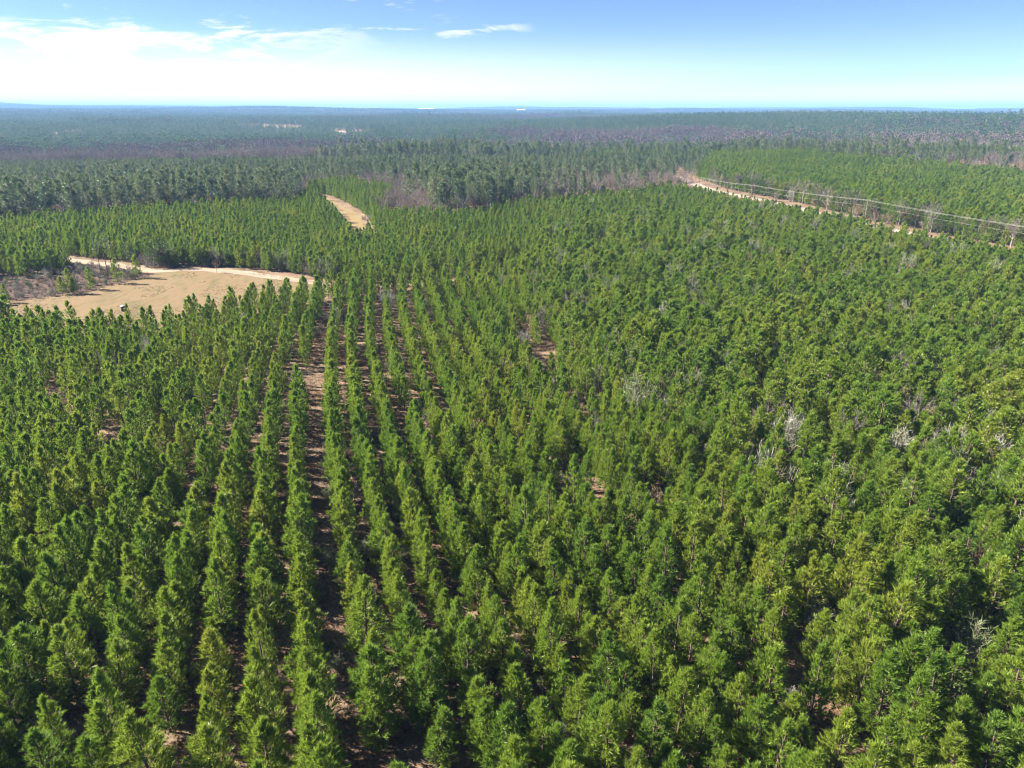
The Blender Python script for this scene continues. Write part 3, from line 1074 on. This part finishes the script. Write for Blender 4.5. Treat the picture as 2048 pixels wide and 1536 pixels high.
# ------------------------------------------------------------------ far forest to the horizon
FC = [far_tree(700 + k, [14, 17, 12, 15][k], [3.0, 3.3, 3.0, 3.6][k], 90, 1.4, 0.2, 0.4, 'cone').mesh('far_pine', M_FARGREEN) for k in range(4)]
M_FARTWIG = foliage('far_bare_crowns', [(0.082, 0.070, 0.066), (0.115, 0.098, 0.088), (0.135, 0.108, 0.088)], 0.1, 0.9, 0.1, patch=150.0)
FB = [far_tree(720 + k, [11, 13, 10][k], [3.8, 4.4, 3.6][k], 110, 1.05, 0.12, 0.3, 'round').mesh('far_bare_tree', M_FARTWIG) for k in range(3)]
FM = [far_tree(730 + k, [10, 12][k], [3.6, 4.2][k], 100, 1.1, 0.1, 0.3, 'round').mesh('far_broadleaf', M_FARGREEN) for k in range(2)]

CLEAR = []          # far clearings: centre, half length along the view, half width
PITX, PITY = at_terrain(683, 270)


def far_kind(x, y):
    """share of bare trees, tree height factor and whether the block is a young even plantation"""
    d = np.hypot(x, y)
    az = np.degrees(np.arctan2(x, y))
    v1, v2, v3 = vnoise(x, y, 330, 41), vnoise(x, y, 120, 42), vnoise(x, y, 900, 43)
    v4 = vnoise(x, y, 70, 44)
    wob = 120 * (v2 - 0.5) + 260 * (v1 - 0.5)
    valley = smooth(640, 720, d + wob) * (1 - smooth(920, 1150, d + wob - np.where(az > -3, 420 * smooth(-3, 8, az) * (1 - 0.8 * smooth(13, 22, az)), 0)))
    bare = 0.10 + 0.72 * valley + 0.75 * smooth(0.56, 0.66, v1 * 0.7 + v4 * 0.3) * (1 - 0.6 * smooth(11, 18, az))
    block = (v3 > 0.56) & (d > 1300)
    bare = np.where(block, 0.02, bare)
    hgt = np.where(block, 0.72, 0.65 + 0.7 * v4)
    return bare, hgt, block


def far_points(d0, d1, s):
    a = 0.82
    gx, gy = np.meshgrid(np.arange(-d1 * a, d1 * a, s), np.arange(d0 * 0.6, d1, s))
    gx, gy = gx.ravel() + rng.normal(size=gx.size) * s * 0.33, gy.ravel() + rng.normal(size=gx.size) * s * 0.33
    d = np.hypot(gx, gy)
    k = (d >= d0) & (d < d1) & (np.abs(gx) < 0.80 * gy + 40)
    return gx[k], gy[k]


def far_clear(x, y):
    d, az = np.hypot(x, y), np.arctan2(x, y)
    r = np.zeros(x.shape, bool)
    for cx, cy, hl, hw in CLEAR:
        cd, ca = math.hypot(cx, cy), math.atan2(cx, cy)
        r |= (np.abs(d - cd) / hl) ** 2 + (np.abs(az - ca) * cd / hw) ** 2 < 1
    return r


CLEAR.append((PITX, PITY, 130, 13))
px_, py_ = at_terrain(720, 267)
CLEAR.append((px_, py_, 90, 22))
strip_l, strip_r = at_terrain(490, 252), at_terrain(590, 256)
for t in np.linspace(0, 1, 9):
    CLEAR.append((strip_l[0] * (1 - t) + strip_r[0] * t, strip_l[1] * (1 - t) + strip_r[1] * t, 90, 24))

for nm, d0, d1, s, label in (('valley_forest', 560, 1500, 6.3, 'grey bare trees and dark pines filling the valley'),
                             ('distant_forest', 1500, 3600, 9.0, 'bluish forest blocks stretching away behind the valley')):
    X, Y = far_points(d0, d1, s)
    if d0 == 560:
        k = ~inside(TALLW, X, Y) & ~inside(MIXW, X, Y) & ~inside(HILLW, X, Y) & ((np.hypot(X, Y) > 640) | (Y > 610))
        X, Y = X[k], Y[k]
    k = ~far_clear(X, Y) & (vnoise(X, Y, 38, 77) > 0.14)
    X, Y = X[k], Y[k]
    bare, hg, block = far_kind(X, Y)
    u, m_ = rng.uniform(size=len(X)), len(X)
    ix = np.where(u < bare, 4 + rng.integers(0, 3, m_), np.where((u > 0.86) & ~block, 7 + rng.integers(0, 2, m_), rng.integers(0, 4, m_)))
    s_ = rng.uniform(0.75, 1.2, m_) * hg * (1.0 if d0 < 1000 else 1.15)
    w_ = s_ * (1.0 if d0 < 1000 else 1.3)
    if d0 < 1000:                                       # the nearest of them show their limbs
        cl_ = np.hypot(X, Y) < 900
        ix = np.where(cl_ & (ix < 4), 9 + ix, np.where(cl_ & (ix < 7), 13 + (ix - 4), np.where(cl_, 16, ix)))
        s_ = np.where(cl_ & (ix < 13), s_ * 0.85, s_)
        w_ = np.where(cl_ & (ix >= 13), s_ * 1.1, np.where(cl_, s_ * 1.1, w_))
    scatter(nm, FC + FB + FM + [TP[j_][2] for j_ in range(4)] + [BT[j_][2] for j_ in (0, 1, 3)] + [LT[2][2]], np.c_[X, Y, height(X, Y) - 0.3], np.c_[np.zeros((m_, 2)), rng.uniform(0, 6.28, m_)], np.c_[w_, w_, s_], ix, label, 'forest')

# farthest canopy: patches of many crowns
PATCH = []
for k in range(8):
    r = np.random.default_rng(800 + k)
    mb = MB()
    nn = 620
    a, q = r.uniform(-95, 95, nn), r.uniform(-95, 95, nn)
    hh_ = (13 if k < 5 else 11) * r.uniform(0.75, 1.15, nn)
    for t in range(7):
        B = np.c_[a + r.normal(size=nn) * 2.6, q + r.normal(size=nn) * 2.6, hh_ * r.uniform(0.25, 0.9, nn)]
        mb.blades(B, r.normal(size=(nn, 3)) + (0, 0, 0.7), 5.0, 4.2, 0, r, quad=True)
    PATCH.append(mb.mesh('canopy_patch', M_FARGREEN if k < 5 else M_FARTWIG))
X, Y = far_points(3650, 15500, 150.0)
d = np.hypot(X, Y)
k = ~far_clear(X, Y)
X, Y = X[k], Y[k]
v1 = vnoise(X, Y, 900, 51) * 0.6 + vnoise(X, Y, 2300, 52) * 0.4
m_ = len(X)
ix = np.where(v1 > 0.60, 5 + rng.integers(0, 3, m_), rng.integers(0, 5, m_))
s_ = np.where(vnoise(X, Y, 1300, 53) > 0.6, 0.7, 1.0) * rng.uniform(0.85, 1.15, m_)
scatter('horizon_forest', PATCH, np.c_[X, Y, height(X, Y) - 0.5], np.c_[np.zeros((m_, 2)), rng.uniform(0, 6.28, m_)], np.c_[np.ones((m_, 2)), s_], ix,
        'blue forest running to the horizon', 'forest')
# ------------------------------------------------------------------ brush and shrubs between the pines
SHRUBS = [(88, 1490, 'pale', 1.1, 'pale leafless bush near the lower left corner'),
          (262, 1525, 'grey', 1.3, 'grey twiggy bush at the bottom edge, left part'),
          (225, 1480, 'dark', 1.0, 'dark leafy bush left of the grey bush at the bottom edge'),
          (556, 1380, 'grey', 0.9, 'grey bare bush in the shade left of the sandy lane'),
          (588, 1335, 'rust', 1.1, 'red brown low bush at the foot of a pine beside the sandy lane'),
          (112, 822, 'grey', 1.5, 'big grey bare bush in the gap at the left edge'),
          (292, 862, 'grey', 1.0, 'small grey bush in the gap among the left pines'),
          (30, 745, 'pale', 1.2, 'pale bush at the left edge above the big grey bush'),
          (1140, 1205, 'pale', 1.2, 'pale grey bush in the gap right of the middle rows'),
          (1112, 1225, 'green', 0.7, 'pale green low bush beside the pale grey bush in the gap'),
          (1165, 845, 'tan', 1.3, 'tan brown bush in the big gap right of the rows'),
          (1140, 862, 'grey', 1.3, 'grey bush in the big gap right of the rows'),
          (1316, 1018, 'tan', 1.2, 'tan round bush alone among the dense right hand pines'),
          (1412, 938, 'pale', 1.3, 'whitish round bush among the right hand pines'),
          (1350, 862, 'grey', 1.1, 'grey bush at the dark hollow among the right hand pines'),
          (1628, 1262, 'pale', 1.3, 'whitish bare bush left of the dark hollow at lower right'),
          (1702, 1255, 'tan', 1.3, 'brownish bare bush right of the dark hollow at lower right'),
          (1788, 985, 'pale', 1.0, 'small whitish bush, right part of the plantation'),
          (1930, 1330, 'green', 1.35, 'tall pale green sapling clump at the right edge, lower part'),
          (1895, 985, 'grey', 1.1, 'grey bush above the shaded hollow at the right edge'),
          (1048, 692, 'pale', 1.4, 'pale grey bush beside the last row right of the middle'),
          (1062, 720, 'tan', 1.3, 'tan bush below the pale one beside the last row'),
          (1535, 800, 'tan', 1.4, 'tan faded bush in the right hand plantation'),
          (1500, 770, 'dark', 1.4, 'dark green broadleaf bush beside the tan faded bush'),
          (1985, 740, 'green', 1.4, 'grey green bush near the right edge, upper part'),
          (2022, 795, 'pale', 1.2, 'whitish bush at the right edge'),
          (1055, 615, 'pale', 1.1, 'small whitish bush just right of the row ends'),
          (520, 1500, 'grey', 0.7, 'sparse grey bush at the bottom edge left of the lane'),
          (1105, 1000, 'grey', 0.9, 'grey bush on red soil among the middle pines'),
          (1580, 1420, 'pale', 0.8, 'pale low bush beside the red soil patch'),
          (770, 985, 'rust', 1.0, 'red brown low bush between the middle rows'),
          (700, 975, 'rust', 0.8, 'red brown low bush right of the sandy lane'),
          (535, 1005, 'rust', 1.0, 'red brown low bush in the shade left of the lane'),
          (230, 1085, 'rust', 0.9, 'red brown low bush among the left pines')]
for gx, gy, kd, s, lb in SHRUBS:
    x, y = at(gx, gy)
    single('shrub', (x, y, 0.0), SH[kd][int(rng.integers(0, 2))], lb, 'shrub', 'bushes among the pines', s, parts=('stems', 'foliage'))

# odd coloured and odd shaped trees
for gx, gy, h_, lb in ((1117, 478, 0.62, 'dead rust orange pine in the upper middle of the right plantation'), (1116, 606, 0.55, 'dead rust orange pine just right of the row ends'),
                       (1692, 520, 0.6, 'dead orange brown pine in the upper right plantation'), (1950, 552, 0.75, 'brown dying pine near the upper right edge of the plantation')):
    x, y = at(gx, gy)
    t = thing('dead_pine', (x, y, 0.0), lb, 'pine tree', None, 1.0, h_ * 0.9)
    link('trunk', YP[7][1], t)
    c = link('crown', YP[7][0].copy(), t)
    c.data.materials[0] = M_RUST
for gx, gy, s, lb in ((2035, 905, 0.72, 'yellowing young tree at the right edge'), (1424, 1115, 0.55, 'yellow sapling in the right hand pines'), (208, 672, 1.0, 'sparse yellow green tree at the lower edge of the field')):
    x, y = at(gx, gy)
    t = thing('yellow_tree', (x, y, 0.0), lb, 'tree', None, 0.4, s)
    link('trunk', YP[4][1], t)
    c = link('crown', YP[4][0].copy(), t)
    c.data.materials[0] = M_YELLOW if gx != 208 else M_PALEGREEN
for gx, gy, s, k, lb in ((1205, 508, 0.9, 0, 'dark round broadleaf tree in the upper right plantation'), (1180, 520, 0.8, 1, 'dark broadleaf tree left of the dark round one'), (1490, 430, 0.9, 1, 'dark tree clump where the right plantation meets the road')):
    x, y = at(gx, gy)
    single('broadleaf_tree', (x, y, 0.0), LT[k], lb, 'tree', None, s)
x, y = at(1503, 402)
single('cedar_tree', (x, y, 0.0), LT[2], 'dark green bushy tree standing beside the right hand sand road', 'tree', None, 1.35, sxy=0.8)

# three thin pines in the cutover, one small pine, one roadside sapling
for k, (gx, gy, h_) in enumerate(((203, 549, 0.64), (215, 545, 0.70), (227, 552, 0.66))):
    x, y = at(gx, gy)
    cm, tm = tall_pine(900 + k, 17.5, 1.9, 0.55, 30, 12, 0.8, 0.11)
    single('thin_pine', (x, y, 0.0), (cm.mesh('pine_crown', M_TALL), tm.mesh('pine_trunk', M_BARK)), ['left', 'middle', 'right'][k] + ' one of three thin bare stemmed pines in the cutover', 'pine tree', 'thin pines in the cutover', h_)
x, y = at(149, 588)
single('small_pine', (x, y, 0.0), YP[7], 'small lone pine standing on the brown cutover ground', 'pine tree', None, 0.75)
x, y = at(434, 546)
single('roadside_sapling', (x, y, 0.0), BT[2], 'thin leafless sapling beside the dirt road at the top of the field', 'tree', None, 0.42)

# pale bushes along the far side of the dirt road and hedge along the right hand road
def hedge(line, off0, off1, count, kinds, smin, smax, name, lab, grp, jit=1.0):
    P = np.array(line)
    seg = np.hypot(*np.diff(P, axis=0).T)
    cum = np.concatenate([[0], np.cumsum(seg)])
    for k in range(count):
        u = cum[-1] * (k + rng.uniform(0.1, 0.9)) / count
        j = min(np.searchsorted(cum, u) - 1, len(seg) - 1)
        j = max(j, 0)
        t = (u - cum[j]) / seg[j]
        d = (P[j + 1] - P[j]) / seg[j]
        o = rng.uniform(off0, off1)
        q = P[j] + (P[j + 1] - P[j]) * t + np.array([-d[1], d[0]]) * o
        kd = kinds[int(rng.integers(0, len(kinds)))]
        if kd in ('bare', 'tanbare'):
            v = BT[[0, 3][k % 2]] if kd == 'bare' else BT[[2, 4][k % 2]]
            s, pn, col_ = rng.uniform(smin, smax) * 0.45, ('trunk', 'crown'), 'grey bare' if kd == 'bare' else 'tan bare'
        elif kd == 'broad':
            v, s, pn, col_ = LT[k % 2], rng.uniform(smin, smax) * 0.6, ('trunk', 'crown'), 'dark leafy'
        else:
            v, s, pn, col_ = SH[kd][k % 2], rng.uniform(smin, smax), ('stems', 'foliage'), {'grey': 'grey', 'pale': 'whitish', 'tan': 'tan', 'dark': 'dark green', 'green': 'pale green'}[kd]
        single(name, (q[0], q[1], 0.0), v, f'{col_} bush, {ordinal(k)} from the left {lab}', 'shrub', grp, float(s), parts=pn)


hedge(gpoly([(240, 527), (310, 538), (372, 533), (440, 534), (520, 541), (590, 551), (660, 560)]), 0.5, 5.0, 34, ['pale', 'grey', 'grey', 'pale', 'dark', 'broad', 'bare', 'green'], 1.3, 2.2,
      'roadside_shrub', 'along the dirt road', 'bushes along the dirt road')
hedge(gpoly([(20, 535), (60, 553), (150, 543), (240, 548), (285, 556)]), -4, 4, 22, ['grey', 'dark', 'grey', 'pale', 'grey'], 0.6, 1.1,
      'brush_clump', 'along the cutover edge', 'brush clumps on the cutover')
hedge(gpoly([(1402, 371), (1470, 383), (1520, 393), (1580, 405), (1650, 423), (1740, 443), (1850, 466), (2000, 494), (2160, 520)]), 0.5, 6.0, 64,
      ['bare', 'tanbare', 'tan', 'broad', 'bare', 'grey', 'pale', 'bare'], 1.7, 2.6, 'hedge_bush', 'along the sand road', 'bushes along the sand road')

# loose growth nobody could count
def strew(name, protos, X, Y, smin, smax, label, cat, Z=0.0, seed=0):
    m_ = len(X)
    s_ = rng.uniform(smin, smax, m_)
    scatter(name, protos, np.c_[X, Y, np.full(m_, Z)], np.c_[np.zeros((m_, 2)), rng.uniform(0, 6.28, m_)], np.c_[s_, s_, s_], rng.integers(0, len(protos), m_), label, cat)


ux, uy = jitter_grid(-150, 180, 14, 190, 1.15, 0.4)
k = wedge(ux, uy, 12) & (vnoise(ux, uy, 5, 61) > 0.30) & ~inside(FIELD, ux, uy) & ~inside(CUT, ux, uy)
k &= (np.hypot(ux, uy) < 95) | (rng.uniform(size=len(ux)) < 0.35)
strew('pine_litter', [litter(k_, 46, 0.9, 0.035, 0.4).mesh('litter', M_STRAW) for k_ in range(3)] + [litter(5, 40, 0.8, 0.04, 0.5).mesh('litter', M_TWIG)], ux[k], uy[k], 0.8, 1.5, 'fallen brown needles and sticks between the rows', 'pine litter')
ux, uy = jitter_grid(-170, 200, 14, 200, 1.0, 0.4)
gap = in_gap(ux, uy)
k = wedge(ux, uy, 12) & ((vnoise(ux, uy, 6, 62) > 0.52) | (gap & (rng.uniform(size=len(ux)) < 0.85))) & ~inside(FIELD, ux, uy) & ~inside(CUT, ux, uy)
strew('dry_grass', [tuft(k_).mesh('grass_tuft', M_DRY) for k_ in range(4)], ux[k], uy[k], 0.6, 1.3, 'dry tan grass in the lane and the gaps', 'grass')
ux, uy = jitter_grid(-300, 330, 14, 330, 3.2, 0.45)
k = wedge(ux, uy, 12) & (vnoise(ux, uy, 13, 63) > 0.60) & ~inside(FIELD, ux, uy) & ~inside(CUT, ux, uy) & (line_dist(ROAD, ux, uy) > 3.5) & (line_dist(HWAY, ux, uy) > 5) & ~inside(LANE, ux, uy)
strew('underbrush', [SH[n_][j][2] for n_ in ('grey', 'pale', 'dark', 'green', 'rust', 'grey') for j in (0, 1)], ux[k], uy[k], 0.35, 0.95, 'low grey and green brush under the pines', 'underbrush')
ux, uy = jitter_grid(-230, -40, 130, 260, 1.7, 0.45)
k = inside(CUT, ux, uy) & (line_dist(ROAD, ux, uy) > 3.0)
strew('cutover_brush', [SH[n_][0][2] for n_ in ('grey', 'rust', 'pale', 'dark', 'rust')] + [litter(9, 60, 1.3, 0.09, 0.9).mesh('slash', M_TWIG)], ux[k], uy[k], 0.3, 0.85, 'grey slash and regrowth on the brown cutover', 'brush')

m_ = len(bx_)
sb_ = rng.uniform(1.0, 2.0, m_)
scatter('grey_brush', [SH[n_][j][2] for n_ in ('grey', 'pale', 'tan', 'green', 'pale') for j in (0, 1)] + [BT[3][2]], np.c_[bx_, by_, np.zeros(m_)], np.c_[np.zeros((m_, 2)), rng.uniform(0, 6.28, m_)],
        np.c_[sb_, sb_, sb_ * 1.25] * np.where(np.arange(m_) % 11 == 10, 0.3, 1.0)[:, None], np.arange(m_) % 11, 'grey and pale bushes standing among the farther pines', 'bushes')

ux, uy = jitter_grid(-170, -25, 130, 235, 0.9, 0.45)
k = inside(FIELD, ux, uy) & (vnoise(ux, uy, 7, 64) * 0.6 + vnoise(ux, uy, 22, 65) * 0.4 > 0.52)
strew('field_grass', [tuft(30 + k_, 16, 0.35, 0.5, 0.05).mesh('grass_tuft', M_DRY if k_ else M_PALEGREEN) for k_ in range(3)], ux[k], uy[k], 0.5, 1.1, 'short dry tufts over the open field', 'grass', 0.03)

# ------------------------------------------------------------------ feeder at the lower edge of the field
M_FEED = plain('dark_green_steel', (0.035, 0.04, 0.04), 0.6)
M_LID = plain('galvanised_lid', (0.62, 0.63, 0.64), 0.4, 0.3)
fx_, fy_ = at(252, 640)
t = thing('game_feeder', (fx_, fy_, 0.0), 'dark box feeder with a pale lid on thin legs at the field edge', 'feeder')
mb = MB()
mb.tube([(0, 0, 1.9), (0, 0, 2.05), (0, 0, 2.06), (0, 0, 3.2)], [0.18, 0.42, 0.52, 0.52], 12)
link('barrel', mb.mesh('barrel', M_FEED), t)
mb = MB()
mb.tube([(0, 0, 3.2), (0, 0, 3.28), (0, 0, 3.42)], [0.62, 0.60, 0.05], 12)
link('lid', mb.mesh('lid', M_LID), t)
for a in range(4):
    an = a * math.pi / 2 + 0.5
    mb = MB()
    mb.tube([(0.95 * math.cos(an), 0.95 * math.sin(an), 0), (0.5 * math.cos(an), 0.5 * math.sin(an), 2.5)], [0.035, 0.035], 6)
    link('leg', mb.mesh('leg', M_LID), t)

# ------------------------------------------------------------------ power line along the sand road
M_POLE = plain('weathered_pole', (0.20, 0.16, 0.13), 0.9)
M_WIRE = plain('bright_aluminium_wire', (0.36, 0.36, 0.31), 0.6, 0.0)
polepx = [(1396, 391), (1500, 410), (1728, 447), (2180, 538)]
poles = [at(*p) for p in polepx]
PH = 9.5
poledir = []
for k, (x, y) in enumerate(poles):
    a, b = np.array(poles[max(k - 1, 0)]), np.array(poles[min(k + 1, 3)])
    poledir.append(math.atan2(b[1] - a[1], b[0] - a[0]))
names_ = ['farthest pole, where the sand road meets the wood', 'pole beside the dark bushy tree on the sand road', 'pole in the bushes halfway along the sand road', 'nearest pole of the power line beyond the right edge']
offs = [-1.1, 0.0, 1.1]
for k, (x, y) in enumerate(poles):
    t = thing('utility_pole', (x, y, 0.0), 'wooden ' + names_[k], 'utility pole', 'poles of the power line', poledir[k])
    mb = MB()
    mb.tube([(0, 0, 0), (0, 0, PH * 0.5), (0, 0, PH)], [0.17, 0.15, 0.11], 10)
    link('post', mb.mesh('post', M_POLE), t)
    mb = MB()
    mb.box((0, 0, PH - 0.55), (0.12, 2.6, 0.14))
    link('crossarm', mb.mesh('crossarm', M_POLE), t)
    for o in offs:
        mb = MB()
        mb.tube([(0, o, PH - 0.47), (0, o, PH - 0.3), (0, o, PH - 0.2)], [0.05, 0.07, 0.03], 8)
        link('insulator', mb.mesh('insulator', M_LID), t)
for w, o in enumerate(offs + [None]):
    mb = MB()
    for k in range(3):
        A, Bq = np.array(poles[k]), np.array(poles[k + 1])
        zt = PH - 0.2 if o is not None else PH - 2.3
        oo = o if o is not None else 0.2
        A = A + oo * np.array([-math.sin(poledir[k]), math.cos(poledir[k])])
        Bq = Bq + oo * np.array([-math.sin(poledir[k + 1]), math.cos(poledir[k + 1])])
        L = np.hypot(*(Bq - A))
        tt = np.linspace(0, 1, 17)
        pts = np.c_[A[0] + (Bq[0] - A[0]) * tt, A[1] + (Bq[1] - A[1]) * tt, zt - 4 * (0.3 + L * 0.004) * tt * (1 - tt)]
        mb.tube(pts, np.full(17, 0.014), 5)
    link('power_line', mb.mesh('power_line', M_WIRE), None, label=['near outer wire strung along the sand road', 'middle top wire strung along the sand road', 'far outer wire strung along the sand road', 'lower wire strung below the others along the sand road'][w],
         category='power line', group='wires of the power line')

# ------------------------------------------------------------------ far clearings and buildings
def far_sheet(name, cx, cy, hl, hw, mat):
    ca, cd = math.atan2(cx, cy), math.hypot(cx, cy)
    mb = MB()
    na, nr = 14, 14
    V = []
    for j in range(nr + 1):
        for i in range(na + 1):
            d, a = cd + hl * (2 * j / nr - 1), ca + hw / cd * (2 * i / na - 1)
            x, y = d * math.sin(a), d * math.cos(a)
            V.append((x, y, float(height(x, y)) + 0.35))
    F = []
    for j in range(nr):
        for i in range(na):
            if ((j + .5) / nr * 2 - 1) ** 2 + ((i + .5) / na * 2 - 1) ** 2 < 1.05:
                F.append((j * (na + 1) + i, j * (na + 1) + i + 1, (j + 1) * (na + 1) + i + 1, (j + 1) * (na + 1) + i))
    mb.add(V, F)
    link(name, mb.mesh(name, mat), kind='structure')


far_sheet('sand_pit', PITX, PITY, 120, 11, M_REDSAND)
far_sheet('far_meadow', px_, py_, 80, 20, M_FIELD)
for t in np.linspace(0.05, 0.95, 7):
    far_sheet('far_field_strip', strip_l[0] * (1 - t) + strip_r[0] * t, strip_l[1] * (1 - t) + strip_r[1] * t, 70, 26, M_LANE)
M_WHITE = plain('white_metal_siding', (0.7, 0.7, 0.7), 0.6)
M_ROOF = plain('pale_metal_roof', (0.34, 0.35, 0.36), 0.5)
M_WALL = plain('house_wall', (0.3, 0.27, 0.23), 0.8)
M_DARK = plain('dark_opening', (0.05, 0.05, 0.055), 0.5)


def building(px, py, dist, w, dp, hgt, name, label, cat, group, wall, roof, pitch=0.16, bays=5):
    d = ray(px, py)
    t = dist / math.hypot(d[0], d[1])
    x, y, z = d[0] * t, d[1] * t, CAM_H + d[2] * t
    az = math.atan2(x, y)
    b = thing(name, (x, y, z), label, cat, group, -az + 0.12)
    g = float(height(x, y))
    mb = MB()
    mb.box((0, 0, (hgt + g - z - 3) / 2), (w, dp, hgt - (g - z - 3)))
    link('wall', mb.mesh('wall', wall), b)
    mb = MB()
    e, rz_ = 0.6, hgt + dp * pitch
    W, D2 = w / 2 + e, dp / 2 + e
    mb.add([(-W, -D2, hgt + 0.02), (W, -D2, hgt + 0.02), (W, 0, rz_), (-W, 0, rz_), (-W, D2, hgt + 0.02), (W, D2, hgt + 0.02)],
           [(0, 1, 2, 3), (3, 2, 5, 4)])
    mb.add([(-W, -D2, hgt + 0.02), (-W, 0, rz_), (-W, D2, hgt + 0.02), (W, -D2, hgt + 0.02), (W, D2, hgt + 0.02), (W, 0, rz_)], [(0, 1, 2), (3, 4, 5)])
    link('roof', mb.mesh('roof', roof), b)
    for k in range(bays):
        mb = MB()
        cx = (k + 0.5) / bays * w - w / 2
        mb.box((cx, -dp / 2 - 0.06, hgt * 0.45), (w / bays * 0.30, 0.1, hgt * 0.35))
        link('door' if k == bays // 2 else 'window', mb.mesh('opening', M_DARK), b)


building(853, 223.6, 5600, 110, 40, 18, 'warehouse', 'long white warehouse, left one of two on the horizon', 'warehouse', 'white warehouses on the horizon', M_WHITE, M_WHITE)
building(1042, 226, 5200, 55, 30, 18, 'warehouse', 'short white warehouse, right one of two on the horizon', 'warehouse', 'white warehouses on the horizon', M_WHITE, M_WHITE)
for k, (px, py, ds, w) in enumerate(((436, 244, 2450, 11), (449, 243.5, 2520, 14), (578, 251, 2100, 12), (592, 251.5, 2060, 9), (358, 248, 2300, 8))):
    building(px, py, ds, w, 9, 9, 'farmhouse', ['small pale house, left of the pair on the far left ridge', 'white roofed house, right of the pair on the far left ridge', 'white barn at the right end of the far field strip', 'small shed beside the white barn at the far strip', 'tiny pale house at the left end of the far field strip'][k],
             'house', 'houses by the far field strip', M_WALL if k % 2 else M_WHITE, M_ROOF, 0.3, 3)

# ------------------------------------------------------------------ haze
hz = MB()
hz.box((0, 8000, 58), (44000, 32400, 124))
M_HAZE, nt_, N_, L_ = new_mat('haze_air')
o_ = N_('ShaderNodeOutputMaterial')
v_ = N_('ShaderNodeVolumePrincipled')
v_.inputs['Color'].default_value = (0.28, 0.52, 1.0, 1)
v_.inputs['Density'].default_value = 1.2e-4
v_.inputs['Anisotropy'].default_value = 0.0
L_(v_.outputs[0], o_.inputs['Volume'])
hzo = link('haze', hz.mesh('haze', M_HAZE), kind='stuff')
hzo['label'] = 'thin blue haze over the far forest'
